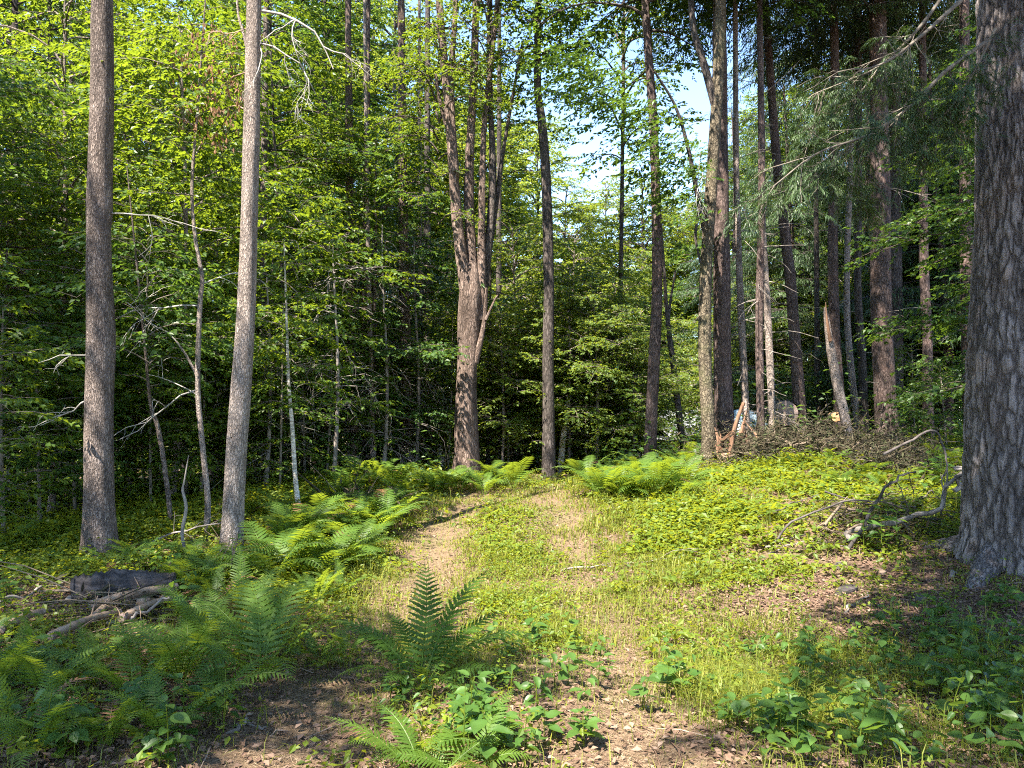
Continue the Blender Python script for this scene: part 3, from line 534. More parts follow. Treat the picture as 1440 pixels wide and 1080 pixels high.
kn.add(np.vstack([kv, kp + np.array([0, 0.03, 0])]), np.stack([k_, (k_ + 1) % 19, np.full(19, 19)], -1)); link('knothole', kn.mesh('knothole', M['dark_wood']), o)
for dx, dz, rz_, s_ in ((-0.6, 7.0, 0, 0.6), (0.4, 9.5, 2.2, 0.6), (0.1, 13, 4, 0.8)):
    for nm, me in zip(('branches', 'crown'), TREE['top0'][1:]): link(nm, me, o, (dx, 0, dz - 2.2), (0, 0, rz_), s_)

o, b = hero('dark_trunk_tree', 'straight dark grey trunk rising just right of the many-stemmed maple', [(772, 662, 21), (772, 610, 18), (771, 500, 16), (772, 400, 15), (768, 250, 14), (762, 170, 12), (756, 120, 11), (757, 0, 9)], dm + 0.8, 'bark_dark', 15, 16, 0.25, 0.04, 'top1', 0.75, 8.8, seed=31)
for nm, me in zip(('branches', 'crown'), TREE['sapling2'][1:]): link(nm, me, o, at(758, 210, dm + 0.8) - b, (0, 0, 1), 0.9)
d6 = 14.5
o, b = hero('slim_dark_tree', 'slim dark reddish trunk curving slightly up beside the gap of sky', [(913, 650, 19), (916, 590, 17.5), (921, 480, 16), (924, 380, 15), (920, 200, 13), (912, 80, 12), (907, 0, 11)], d6, 'bark_red', 16, 14, 0.2, 0.03, 'top1', 0.95, 8.4, seed=33, crz=1.0)
d7 = 19.0
o, b = hero('grey_forked_tree', 'thin grey tree leaning left and forking above the ferns', [(962, 655, 11), (957, 600, 10), (950, 540, 9), (944, 490, 8), (938, 440, 6), (934, 380, 4)], d7, 'bark_dark', 9, 10, 0.2, 0.03, seed=35)
add_limb(o, b, [at(946, 500, d7), at(940, 470, d7), at(942, 430, d7), at(950, 380, d7)], 0.06, 0.02, 'bark_dark')
d8 = 13.6
o, b = hero('mossy_tree', 'flaky mossy trunk with sunlit bark standing against the dark straight pine', [(996, 660, 24), (996, 610, 20), (992, 520, 18), (991, 420, 18), (996, 320, 17), (1003, 220, 17), (1010, 100, 16), (1013, 0, 15)], d8, 'bark_moss', 14, 16, 0.3, 0.06, 'top1', 1.0, 8.6, seed=37, crz=0.5)
add_limb(o, b, [at(992, 330, d8), at(980, 270, d8), at(968, 210, d8 - 0.1), at(950, 150, d8 - 0.2), at(920, 100, d8 - 0.4)], 0.055, 0.018, 'bark_dark')
add_limb(o, b, [at(1006, 150, d8), at(990, 90, d8), at(975, 40, d8), at(970, -30, d8)], 0.08, 0.05, 'bark_dark')
add_limb(o, b, [at(985, 290, d8), at(978, 330, d8 - 0.1), at(985, 370, d8 - 0.1)], 0.03, 0.02, 'bark_dark')
lf = MB(); ga = np.random.default_rng(61); O_ = []; A_ = []
for k in range(420):
    t_ = ga.uniform(0, 1); x_ = 985 - 190 * t_ + ga.normal(0, 22); y_ = 250 - 190 * t_ ** 0.7 + abs(ga.normal(0, 75)) - 20
    if x_ < 905 and y_ > 150 and ga.uniform() < 0.45: continue
    O_.append(at(x_, y_, d8 + ga.normal(-0.4, 0.5)) - b); A_.append(math.pi + ga.normal(0, 0.7))
spray_leaves(lf, np.array(O_), np.array(A_), ga.normal(-0.15, 0.2, len(O_)), 13, 0.55, 0.095, ga, w=0.26)
link('crown', lf.mesh('crown', M['beech']), o)
add_twigs(o, b, [(at(985, 215, d8 - 0.5), (-0.2, -0.1, -1), 1.2, 0.010), (at(988, 235, d8 - 0.5), (0.15, -0.1, -1), 0.9, 0.010)], 'pale_twig', seed=63, depth=2, droop=0.8)

def pine(path, d, label, bark='bark_red', stubs=18, seed=0, name='pine_tree', flare=0.2, ccz=9.5, group=None, cs=0.9, H=17):
    o, b = hero(name, label, path, d, bark, H, 14, flare, 0.035, 'top2', cs, ccz, seed=seed, group=group, crz=seed)
    g = np.random.default_rng(seed + 500); P = [at(px, py, d) for px, py, _ in path]; Ws = [w_ * d / FPX / 2 for _, _, w_ in path]
    mb = MB()
    for k in range(stubs):
        x = g.uniform(0.35, len(P) - 1.02); i = int(x); p = P[i] + (P[i + 1] - P[i]) * (x - i); a = g.uniform(0, 6.28)
        mb = MB(); twigs(mb, p - b, (math.cos(a), math.sin(a), g.normal(0.0, 0.15)), g.uniform(0.25, 1.1), 0.010, 1, g, 0.3, 0.3, kids=(0, 2)); link('dead_stub', mb.mesh('dead_stub', M['dead_wood'], True), o)
    return o, b
pine([(1020, 650, 32), (1019, 600, 27), (1016, 500, 25), (1014, 300, 23), (1012, 120, 21), (1012, 0, 19)], 14.4, 'thick dark straight pine trunk touching the flaky mossy tree', 'bark_red', 6, 41, flare=0.3)
pine([(1051, 640, 12), (1049, 580, 10), (1042, 440, 10), (1037, 300, 9), (1035, 200, 8), (1034, 0, 7)], 14.6, 'thin pinkish pine trunk with dead stubs beside the splintered orange stumps', 'bark_pale', 22, 42, cs=0.6)
pine([(1071, 640, 12), (1069, 560, 11), (1068, 430, 11), (1071, 250, 10), (1068, 0, 8)], 14.2, 'thin dark pine trunk with dead side stubs between two lighter thin pines', 'bark_red', 26, 43, cs=0.6)
pine([(1087, 640, 11), (1085, 560, 10), (1079, 430, 10), (1072, 300, 8), (1070, 150, 7), (1066, 0, 6)], 15.0, 'thin leaning pine trunk with sunlit bark and dead stubs behind the brush pile', 'bark_pale', 22, 44, cs=0.6)
pine([(1126, 630, 20), (1122, 540, 17), (1112, 400, 15), (1098, 280, 14), (1090, 200, 12), (1080, 60, 11)], 16.5, 'dark leaning pine with one bright sun patch low on its trunk', 'bark_red', 16, 45)
pine([(1182, 640, 17), (1180, 560, 15), (1172, 420, 14), (1172, 260, 13), (1174, 100, 12), (1172, 0, 11)], 16.0, 'upright trunk half hidden behind the snapped leaning trunk', 'bark_red', 10, 46)
pine([(1210, 640, 10), (1193, 480, 9), (1191, 380, 8), (1195, 250, 8), (1200, 100, 6)], 18.0, 'slender pale green-grey trunk behind the snapped leaning trunk', 'bark_pale', 8, 47, name='slender_tree', cs=0.7)
pine([(1248, 640, 34), (1246, 580, 29), (1240, 440, 28), (1238, 300, 27), (1236, 150, 24), (1234, 0, 22)], 15.5, 'thick pine trunk with sun patches down its bark, right of the brush pile', 'bark_red', 8, 48)
pine([(1262, 640, 20), (1260, 500, 19), (1258, 300, 17), (1258, 0, 15)], 18.5, 'dark trunk standing close behind the thick sun-patched pine', 'bark_dark', 6, 49, name='dark_trunk_tree')
pine([(1216, 640, 14), (1212, 500, 11), (1206, 400, 10), (1208, 200, 9), (1206, 0, 8)], 17.0, 'narrow dark trunk between the snapped trunk and the thick sun-patched pine', 'bark_dark', 14, 50, name='dark_trunk_tree', cs=0.7)
pine([(1306, 630, 15), (1304, 480, 13), (1299, 350, 12), (1298, 150, 10), (1297, 0, 9)], 16.0, 'narrow trunk with a pinkish lower half between two thick pines', 'bark_red', 10, 51, cs=0.8)
pine([(1365, 620, 19), (1362, 500, 17), (1358, 350, 16), (1357, 200, 14), (1356, 0, 12)], 14.5, 'dark pine with broken sun patches just behind the huge rough-barked pine', 'bark_red', 10, 52)
for i_, (px, py, w_, d, lean, bk) in enumerate([(75, 640, 10, 19, -4, 'bark_dark'), (18, 640, 14, 17, 3, 'bark_dark'), (98, 640, 9, 23, 2, 'bark_dark'), (362, 690, 15, 15.5, 10, 'bark_grey'), (380, 660, 14, 20, -4, 'bark_dark'), (497, 680, 16, 16.5, -6, 'bark_maple'), (508, 676, 12, 17.2, 8, 'bark_maple'), (525, 676, 9, 16, -10, 'bark_pale'), (574, 672, 19, 17.5, -8, 'bark_maple'), (599, 662, 13, 21, 2, 'bark_dark'), (592, 662, 8, 19, -2, 'bark_pale'), (700, 655, 10, 24, 2, 'bark_dark'), (868, 648, 8, 20, 8, 'bark_dark'), (686, 655, 7, 19, 4, 'bark_dark'), (1150, 620, 9, 21, -3, 'bark_dark'), (1335, 610, 9, 20, 2, 'bark_dark'), (450, 660, 11, 22, 6, 'bark_dark'), (180, 650, 9, 25, -3, 'bark_dark')]):
    hero('slender_tree', {'bark_dark': 'dark bare trunk ', 'bark_grey': 'grey bare trunk ', 'bark_maple': 'reddish bare trunk ', 'bark_pale': 'thin pale bare trunk '}[bk] + ('in the dim woods ' if d > 18 else 'close behind the ferns ') + ['behind the ash trunk', 'behind the leaning trunk', 'left of the big maple', 'behind the big maple', 'behind the brush piles', 'behind the thick sun-patched pine'][sum(px > v for v in (230, 460, 610, 955, 1200))], [(px, py, w_), (px + lean * 0.3, py - 130, w_ * 0.85), (px + lean * 0.7, py - 300, w_ * 0.75), (px + lean, py - 480, w_ * 0.65), (px + lean * 1.2, py - 640, w_ * 0.55)], d, bk, 15, 10, 0.25, 0.05, None if 480 < px < 720 else ('top0', 'top1', 'top2')[i_ % 3], 0.9, 8 + (i_ % 4), seed=70 + i_, group='bare trunks in the dim woods', crz=i_ * 1.3)
# ivy-wrapped trunk with cut logs at its foot, white stubs, rail
o, b = hero('ivy_wrapped_trunk', 'broken trunk with peeling bark wrapped in vines behind the cut orange logs', [(726, 665, 15), (725, 620, 14), (723, 570, 13), (722, 545, 9), (720, 530, 4)], 19.5, 'bark_moss', 2.2, 12, 0.3, 0.12, seed=90, n=30)
add_limb(o, b, [at(736, 655, 19.4), at(733, 610, 19.4), at(737, 570, 19.4), at(732, 540, 19.4)], 0.025, 0.015, 'twig', 'vine')
gi = np.random.default_rng(9); lf = MB(); n_ = 260; a_ = gi.uniform(0, 6.28, n_); z_ = gi.uniform(0.5, 2.3, n_)
leafquads(lf, np.stack([0.15 * np.cos(a_), 0.15 * np.sin(a_), z_], -1), np.stack([np.cos(a_), np.sin(a_), gi.normal(-0.5, 0.4, n_)], -1), np.stack([np.cos(a_), np.sin(a_), np.ones(n_)], -1), gi.uniform(0.05, 0.1, n_), 0.4, 0.05, 0.1, gi.uniform(0, 1, n_)); link('vine_leaves', lf.mesh('vine_leaves', M['beech']), o)
hero('birch_stub', 'leaning cream-coloured dead stub right of the dark grey trunk', [(788, 660, 9), (792, 615, 9), (796, 580, 8), (800, 555, 5)], 18.0, 'bark_birch', 0, 9, 0.1, 0.06, seed=91, n=20, cat='stump')
hero('birch_stub', 'short white broken birch stub left of the big reddish maple', [(622, 668, 8), (620, 640, 8), (617, 625, 6)], 18.5, 'bark_birch', 0, 9, 0.1, 0.06, seed=92, n=16, cat='stump')
mb = MB(); tube(mb, [at(690, 583, 21), at(735, 584, 21), at(790, 582, 21)], 0.022, 6); tag(link('wooden_rail', mb.mesh('wooden_rail', M['rail'], True)), 'pale straight rail held level between the trees behind the maple', 'rail')

# snapped leaning trunk
o, b = hero('snapped_trunk', 'snapped trunk with split pale wood leaning left across the upright pines', [(1197, 640, 13), (1190, 600, 13), (1177, 540, 14), (1168, 490, 12), (1162, 445, 7), (1160, 432, 2)], 13.6, 'bark_pale', 0, 12, 0.1, 0.10, seed=95, n=34)
add_limb(o, b, [at(1168, 480, 13.5), at(1163, 450, 13.5), at(1161, 425, 13.5)], 0.035, 0.006, 'splinter', 'splinter')

# splintered orange stumps by the pines
def splinter_stump(px, py, d, label, n, seed, hh):
    p = at(px, py, d); p[2] = hgt(p[0], p[1]); o = thing('splintered_stump', label, 'stump', p); g = np.random.default_rng(seed)
    mb = MB(); tube(mb, np.array([[0, 0, -0.2], [0, 0, 0.1], [0, 0, hh * 0.45]]), [0.16, 0.14, 0.11], 10, 0.12); link('base', mb.mesh('base', M['brown_wood'], True), o)
    for k in range(n):
        a = g.uniform(0, 6.28); r = g.uniform(0.02, 0.12); h2 = hh * g.uniform(0.5, 1.15); q = np.array([r * math.cos(a), r * math.sin(a), hh * 0.3]); mb = MB()
        tube(mb, np.array([q, q + np.array([g.normal(0, 0.05), g.normal(0, 0.05), h2 * 0.45]), q + np.array([g.normal(0, 0.10), g.normal(0, 0.1), h2])]), [0.05, 0.04, 0.004], 4, 0.2); link('splinter', mb.mesh('splinter', M['splinter']), o)
splinter_stump(1054, 648, 13.3, 'tall splintered stump of torn orange wood beneath the thin pinkish pine', 5, 1, 0.6)
splinter_stump(1022, 652, 13.0, 'low splintered stump of torn orange wood at the foot of the thick dark pine', 6, 2, 0.45)
mb = MB(); tube(mb, resample([at(1024, 652, 12.9), at(1034, 600, 12.9), at(1046, 566, 12.9)], 8), np.linspace(0.045, 0.03, 8), 6, 0.08); tag(link('leaning_plank', mb.mesh('leaning_plank', M['splinter'], True)), 'split pale pole leaning between the dark pine and the splintered stump', 'pole')

# ------------------------------------------------------------------ the huge pine at the right
gp = at(1462, 775, 7.4); dp = 7.4
bz = float(hgt(gp[0], dp)); base = np.array([gp[0], dp, bz])
o = thing('pine_tree', 'huge pine with deeply furrowed grey bark and spreading roots', 'tree', base)
zs = np.concatenate([np.linspace(-0.3, 6.8, 520), np.linspace(6.9, 17, 30)])
def pr(z): return np.interp(z, [-0.3, 0.0, 0.2, 0.5, 1.0, 2.0, 3.2, 5.4, 17], [0.66, 0.66, 0.64, 0.625, 0.60, 0.555, 0.475, 0.43, 0.15])
cx = np.interp(zs, [-0.3, 1, 3, 6, 17], [0, 0, 0.02, 0.05, 0.1])
link('trunk', tube(MB(), np.stack([cx, np.zeros_like(zs), zs], -1), pr(zs), 200, 0.0, 0.42, seed=5, lob=5, flare_h=0.22).mesh('trunk', M['bark_pine'], True), o)
gr = np.random.default_rng(77)
for k, (a, L) in enumerate([(3.45, 1.15), (4.1, 0.95), (4.9, 1.0), (2.7, 0.8), (5.7, 0.9)]):
    pts = []
    for t_ in np.linspace(0, 1, 9):
        r_ = 0.52 + L * t_; aa = a + 0.25 * math.sin(2.2 * t_ + k); x_, y_ = r_ * math.cos(aa), r_ * math.sin(aa)
        pts.append([x_, y_, float(hgt(base[0] + x_, base[1] + y_)) - bz + 0.13 * (1 - t_) ** 2 - 0.12 * t_])
    link('root', tube(MB(), resample(pts, 30), np.linspace(0.13, 0.03, 30), 14, 0.2, seed=k).mesh('root', M['bark_root'], True), o)
for nm, me in zip(('branches', 'crown'), TREE['top2'][1:]): link(nm, me, o, (0, 0, 8.5), (0, 0, 1), 1.5)
# dead limbs and hanging boughs reaching from it across the clearing edge
def bough(pts, r, ns, seed, mat='hemlock', fol=True, L=0.13):
    g = np.random.default_rng(seed); P = resample(np.array(pts), 24) - base; mb = MB(); tube(mb, P, np.linspace(r, r * 0.3, 24), 6, 0.05)
    O = []; A = []; PT = []
    for k in range(ns):
        i = int(g.integers(4, 24)); ax = nrm(P[i] - P[i - 1]); s = nrm(ax + g.normal(0, 0.7, 3) + np.array([0, 0, -0.35])); tips = []
        twigs(mb, P[i], s, g.uniform(0.25, 0.6), r * 0.3, 1, g, 0.6, 0.15, tips, (2, 4))
        for q, dd in tips:
            for e in range(5): O.append(q - dd * g.uniform(0, 0.35)); A.append(math.atan2(dd[1], dd[0]) + g.normal(0, 0.5)); PT.append(math.asin(np.clip(dd[2], -1, 1)) * 0.45 - 0.08)
    bo = link('bough', mb.mesh('bough', M['twig'], True), o)
    if fol:
        lf = MB(); spray_needles(lf, np.array(O), np.array(A), np.array(PT), 14, L, g, 0.0032); link('needles', lf.mesh('needles', M['hemlock']), bo)
bough([at(1395, -40, 6.9), at(1330, 20, 6.7), at(1290, 55, 6.6), at(1250, 85, 6.6), at(1210, 100, 6.5)], 0.022, 10, 1, fol=False)
bough([at(1385, 60, 6.9), at(1330, 100, 6.7), at(1280, 150, 6.7), at(1220, 190, 6.6), at(1150, 215, 6.5), at(1090, 260, 6.5)], 0.020, 26, 2)
bough([at(1360, -60, 7.2), at(1300, 30, 7.1), at(1240, 90, 7.1), at(1200, 110, 7.0), at(1150, 130, 7.0)], 0.018, 20, 3)
bough([at(1400, 40, 6.8), at(1370, 100, 6.8), at(1345, 140, 6.8), at(1320, 170, 6.8)], 0.014, 20, 4)
bough([at(1240, 90, 7.1), at(1200, 150, 7.2), at(1190, 220, 7.2), at(1200, 280, 7.2)], 0.012, 18, 5)
bough([at(1160, 130, 7.0), at(1140, 190, 7.1), at(1120, 260, 7.1)], 0.010, 18, 6)

# ------------------------------------------------------------------ house behind the trees, tarpaulin
hp = at(1015, 610, 33); hx, hy = hp[0], 33.0; hz = float(hgt(hx, hy)); ztop = at(985, 592, 33)[2]; zeav = at(985, 614, 33)[2]
o = thing('house', 'small white house with grey roof seen between the trunks behind the clearing', 'house', (hx, hy, hz), 0.25)
def boxmb(x0, x1, y0, y1, z0, z1):
    V = np.array([[x, y, z] for z in (z0, z1) for y in (y0, y1) for x in (x0, x1)]); F = [[0, 2, 3, 1], [4, 5, 7, 6], [0, 1, 5, 4], [2, 6, 7, 3], [0, 4, 6, 2], [1, 3, 7, 5]]
    return MB().add(V, F)
ze, zt = zeav - hz, ztop - hz
link('wall', boxmb(-2.3, 2.3, 0, 5, -0.3, ze).mesh('wall', M['siding']), o)
rf = MB(); rf.add([[-2.6, -0.4, ze], [2.6, -0.4, ze], [2.6, 2.5, zt + 0.5], [-2.6, 2.5, zt + 0.5], [-2.6, 5.4, ze], [2.6, 5.4, ze], [-2.6, -0.4, ze - 0.12], [2.6, -0.4, ze - 0.12], [2.6, 5.4, ze - 0.12], [-2.6, 5.4, ze - 0.12]], [[0, 1, 2, 3], [3, 2, 5, 4], [6, 7, 1, 0], [6, 9, 8, 7], [4, 5, 8, 9]]); link('roof', rf.mesh('roof', M['roofing']), o)
for x_ in (-1.6, -0.6, 1.7):
    wo = link('window', boxmb(x_ - 0.45, x_ + 0.45, -0.06, -0.003, ze - 1.7, ze - 0.5).mesh('window', M['siding']), o); link('pane', boxmb(x_ - 0.37, x_ + 0.37, -0.075, -0.063, ze - 1.62, ze - 0.58).mesh('pane', M['glass']), wo)
link('door', boxmb(0.15, 1.0, -0.05, -0.003, 0, 2.0).mesh('door', M['roofing']), o)
tp = at(1046, 600, 17.5); th_ = float(hgt(tp[0], 17.5)); gt = np.random.default_rng(3)
u_ = np.linspace(-1, 1, 15); X_, Y_ = np.meshgrid(u_, u_); Z_ = 0.75 * (1 - np.abs(X_) ** 2.5) * (1 - np.abs(Y_) ** 3) + gt.normal(0, 0.04, X_.shape); i_ = np.arange(14)[:, None]; j_ = np.arange(14)[None]
F_ = np.stack([i_ * 15 + j_, i_ * 15 + j_ + 1, (i_ + 1) * 15 + j_ + 1, (i_ + 1) * 15 + j_], -1).reshape(-1, 4)
tag(link('tarpaulin', MB().add(np.stack([X_ * 0.7, Y_ * 0.5, Z_], -1), F_).mesh('tarpaulin', M['tarp']), None, (tp[0], 17.5, th_)), 'crumpled blue-grey tarpaulin heap behind the thin pinkish pine', 'tarpaulin')

# ------------------------------------------------------------------ logs, brush, fallen branches
def log(name, label, pts, r, mat, face='cut_face', seg=14, rough=0.08, cat='log', group=None, seed=0, r1=None):
    pts = np.array(pts); b = pts[0].copy(); o = thing(name, label, cat, b, 0, 1.0, group); P = resample(pts, 40) - b
    link('bark', tube(MB(), P, np.linspace(r, r1 or r * 0.9, 40) * (1 + rough * np.random.default_rng(seed).normal(0, 0.4, 40)), seg, rough, seed=seed, cap=False).mesh('bark', M[mat], True), o)
    for e, s in ((0, -1), (-1, 1)):
        ax = nrm(P[1] - P[0]) if e == 0 else nrm(P[-1] - P[-2]); rr = (r if e == 0 else (r1 or r * 0.9)) * 0.96
        mb = MB(); tube(mb, np.array([P[e] - ax * s * 0.02, P[e] + ax * s * 0.004]), rr, seg); link('cut_end', mb.mesh('cut_end', M[face]), o)
    return o
def gnd(px, py, up=0.0): p = ground(px, py); p[2] += up; return p
q = gnd(960, 664, 0.10); log('fallen_log', 'grey-brown log lying propped at the foot of the mossy tree', [q, q + np.array([0.45, 0.35, 0.12]), q + np.array([0.98, 0.6, 0.20])], 0.07, 'bark_moss', 'log_face', seed=1)
q = gnd(958, 668, 0.07); log('fallen_log', 'short cut log with a pale end lying below the propped log', [q, q + np.array([0.3, 0.25, 0.0])], 0.075, 'bark_dark', 'log_face', seed=2)
q = gnd(941, 676, 0.06); log('cut_log', 'stubby orange-ended cut log among the ferns by the propped log', [q, q + np.array([0.10, 0.4, 0.0])], 0.085, 'bark_dark', seed=3)
for i, (px, py, lab, r_) in enumerate([(712, 662, 'bright orange-ended cut log lying below the vine-wrapped trunk', 0.13), (733, 659, 'smaller orange-ended cut log right beside the brighter cut log', 0.10)]):
    q = at(px, py, 18.5); log('cut_log', lab, [q, q + np.array([0.25, 0.8, -0.02])], r_, 'bark_dark', seed=5 + i)
q = at(1104, 581, 16.0); log('round_log', 'big round log with a weathered brown end facing the clearing behind the brush', [q, q + np.array([0.25, 1.2, 0.0])], 0.27, 'bark_dark', 'log_face', 20, seed=8)
q = at(1176, 586, 15.0); log('cut_log', 'small orange-ended log wedged beside the snapped leaning trunk', [q, q + np.array([0.2, 0.7, 0.0])], 0.10, 'bark_dark', seed=9)
# rotten black log and the pile of dead branches at the left
q = gnd(104, 846, 0.09); log('rotten_log', 'rotten black log with a greyish top lying in the shade below the ash trunk', [q, q + np.array([0.35, 0.1, 0.05]), q + np.array([0.72, 0.18, 0.03])], 0.10, 'rotten', 'rotten', 26, 0.26, seed=12, r1=0.075)
gb = np.random.default_rng(19)
for k, (a_, b_, r_, lab) in enumerate([((128, 868), (248, 846), 0.045, 'barkless reddish-brown log lying along the front of the rotten log'), ((70, 910), (168, 880), 0.028, 'slender reddish-brown log reaching out of the branch pile'), ((170, 884), (250, 858), 0.032, 'split brown log lying lowest in the branch pile'), ((2, 900), (60, 880), 0.03, 'short reddish log piece left of the branch pile')]):
    p_, q_ = gnd(*a_, 0.05 + r_ * 0.6), gnd(*b_, 0.07 + r_); m_ = (p_ + q_) / 2 + np.array([0, 0.03, 0.02]); log('brown_log', lab, [p_, m_, q_], r_, 'brown_wood', 'log_face', 10, 0.16, seed=40 + k, r1=r_ * 0.7)
fb = [([(62, 908, 0.03), (110, 893, 0.04), (150, 870, 0.05), (205, 858, 0.07), (240, 848, 0.05)], 0.03, 'brown_wood', 'long bent brown branch lying in front of the rotten log'),
      ([(135, 858, 0.07), (180, 850, 0.1), (235, 845, 0.08)], 0.05, 'brown_wood', 'thick barkless brown branch lying against the rotten log'),
      ([(160, 868, 0.08), (200, 850, 0.15), (250, 838, 0.10)], 0.035, 'brown_wood', 'slim brown branch on top of the branch pile by the rotten log'),
      ([(150, 880, 0.03), (195, 862, 0.12), (245, 842, 0.10)], 0.016, 'dead_wood', 'thin grey branch across the pile by the rotten log'),
      ([(20, 905, 0.02), (60, 900, 0.03), (95, 905, 0.02)], 0.022, 'brown_wood', 'short reddish branch lying on leaf litter left of the branch pile'),
      ([(0, 850, 0.03), (60, 835, 0.06), (90, 822, 0.03)], 0.014, 'dead_wood', 'thin grey stick lying in shaded leaves left of the rotten log'),
      ([(225, 810, 0.05), (285, 800, 0.10), (330, 790, 0.16), (322, 770, 0.35)], 0.016, 'brown_wood', 'forked brown stick leaning at the foot of the leaning trunk'),
      ([(200, 775, 0.05), (260, 745, 0.22), (330, 735, 0.30)], 0.013, 'dead_wood', 'long thin grey stick slanting between the two big left trunks'),
      ([(318, 1032, 0.02), (350, 1022, 0.03), (372, 1030, 0.02)], 0.012, 'dead_wood', 'short grey stick lying on bare soil beside the near ferns'),
      ([(790, 805, 0.02), (840, 800, 0.05), (890, 796, 0.04), (960, 790, 0.05)], 0.011, 'dead_wood', 'long thin stick lying across the right wheel track'),
      ([(1198, 770, 0.03), (1205, 752, 0.08), (1240, 738, 0.14), (1290, 728, 0.16), (1322, 706, 0.26), (1335, 682, 0.36), (1352, 668, 0.42)], 0.036, 'dead_wood', 'thick curved grey branch sweeping up towards the huge pine'),
      ([(1345, 690, 0.10), (1348, 668, 0.35), (1356, 655, 0.46)], 0.030, 'dead_wood', 'short pale bent limb leaning on the huge pine'),
      ([(1085, 768, 0.02), (1105, 745, 0.12), (1140, 720, 0.24), (1190, 706, 0.30), (1240, 705, 0.28), (1272, 715, 0.18)], 0.014, 'dark_wood', 'arching dark branch bowing over the lit ground cover'),
      ([(1060, 735, 0.05), (1100, 715, 0.2), (1150, 695, 0.32)], 0.010, 'dark_wood', 'thin dark branch bowing behind the arching branch'),
      ([(1195, 775, 0.02), (1215, 735, 0.20), (1240, 700, 0.42), (1256, 672, 0.55), (1280, 660, 0.6)], 0.020, 'dark_wood', 'dark branch rising steeply across the brush by the huge pine'),
      ([(1250, 720, 0.1), (1290, 700, 0.3), (1312, 690, 0.4)], 0.018, 'dark_wood', 'dark branch stub crossing the thick curved branch'),
      ([(1240, 640, 0.9), (1280, 618, 0.9), (1312, 605, 0.9), (1330, 640, 0.75), (1327, 680, 0.45)], 0.018, 'dark_wood', 'dark hooked branch arching beside the huge pine'),
      ([(1160, 690, 0.3), (1195, 702, 0.25), (1230, 725, 0.15)], 0.012, 'dark_wood', 'dark drooping branch end above the brush by the huge pine'),
      ([(1075, 775, 0.02), (1110, 760, 0.03), (1140, 755, 0.06)], 0.014, 'dead_wood', 'straight grey stick on the ground left of the curved branch'),
      ([(1185, 865, 0.02), (1205, 850, 0.03), (1222, 838, 0.04)], 0.013, 'dead_wood', 'pale bleached stick lying on the leaf litter below the pine'),
      ([(1080, 780, 0.02), (1130, 765, 0.04), (1190, 770, 0.03)], 0.009, 'dead_wood', 'thin grey twig lying across leaf litter left of the pine'),
      ([(1330, 815, 0.03), (1380, 805, 0.05), (1425, 800, 0.05)], 0.024, 'dead_wood', 'pale weathered log piece half buried in front of the pine roots'),
      ([(560, 705, 0.04), (510, 703, 0.05), (490, 706, 0.04)], 0.010, 'pale_twig', 'pale straight stick among the sunlit ferns')]
for k, (pp, r, mt, lab) in enumerate(fb):
    P = []; y0 = None
    for px, py, up in pp:
        if up < 0.075: p = ground(px, py); p[2] = hgt(p[0], p[1]) + up * 0.6; y0 = p[1]
        else:
            d = y0 if y0 else (9.3 if px > 1000 else d1 - 0.6)
            p = at(px, py, d); p[2] = max(p[2], float(hgt(p[0], p[1])) + 0.02); 
        P.append(p)
    P = np.array(P); b = P[0].copy(); o = thing('fallen_branch', lab, 'branch', b); Pr = resample(P, 20) - b; Pr = Pr + resample(gb.normal(0, min(r * 1.1, 0.03), (9, 3)), 20) + gb.normal(0, r * 0.25, Pr.shape)
    link('limb', tube(MB(), Pr, np.linspace(r, r * 0.45, 20), 8, 0.10, seed=k).mesh('limb', M[mt], True), o)
    if len(P) > 3 or k in (4, 7):
        for j in range(int(gb.integers(3, 7))):
            mb = MB(); i = int(gb.integers(6, 19)); ax = nrm(Pr[i] - Pr[i - 1]); twigs(mb, Pr[i], ax + gb.normal(0, 0.55, 3) + np.array([0, 0, 0.15]), gb.uniform(0.15, 0.5), r * 0.3, 1, gb, 0.4, 0.2, kids=(1, 3), seg=4); link('twig', mb.mesh('twig', M[mt], True), o)
# chunks of bark and wood on the litter
for k, (px, py, sx, sy, lab) in enumerate([(1180, 797, 0.20, 0.07, 'grey wood chunk lying on litter left of the pine'), (1240, 808, 0.09, 0.08, 'stubby pale brown wood chunk standing in the litter'), (1190, 834, 0.26, 0.10, 'flat reddish slab of bark on the litter below the pine'), (1292, 844, 0.10, 0.07, 'small grey rounded chunk in the litter below the pine'), (98, 850, 0.07, 0.10, 'grey broken stub standing beside the rotten log'), (1008, 668, 0.25, 0.07, 'pale rotten slab lying in the lit ground cover')]):
    p = ground(px, py); mb = MB(); a = gb.uniform(0, 3); v = np.array([math.cos(a * 0.4), math.sin(a * 0.4), 0.06])
    tube(mb, resample(np.array([-v * sx / 2, v * 0, v * sx / 2]), 7), np.array([0.5, 0.85, 1, 1, 0.95, 0.8, 0.45]) * sy * 0.55, 9, 0.22, seed=k)
    tag(link('wood_chunk', mb.mesh('wood_chunk', M[('dark_wood', 'brown_wood', 'rotten', 'dark_wood', 'dead_wood', 'brown_wood')[k]]), None, p + np.array([0, 0, sy * 0.2])), lab, 'wood chunk')

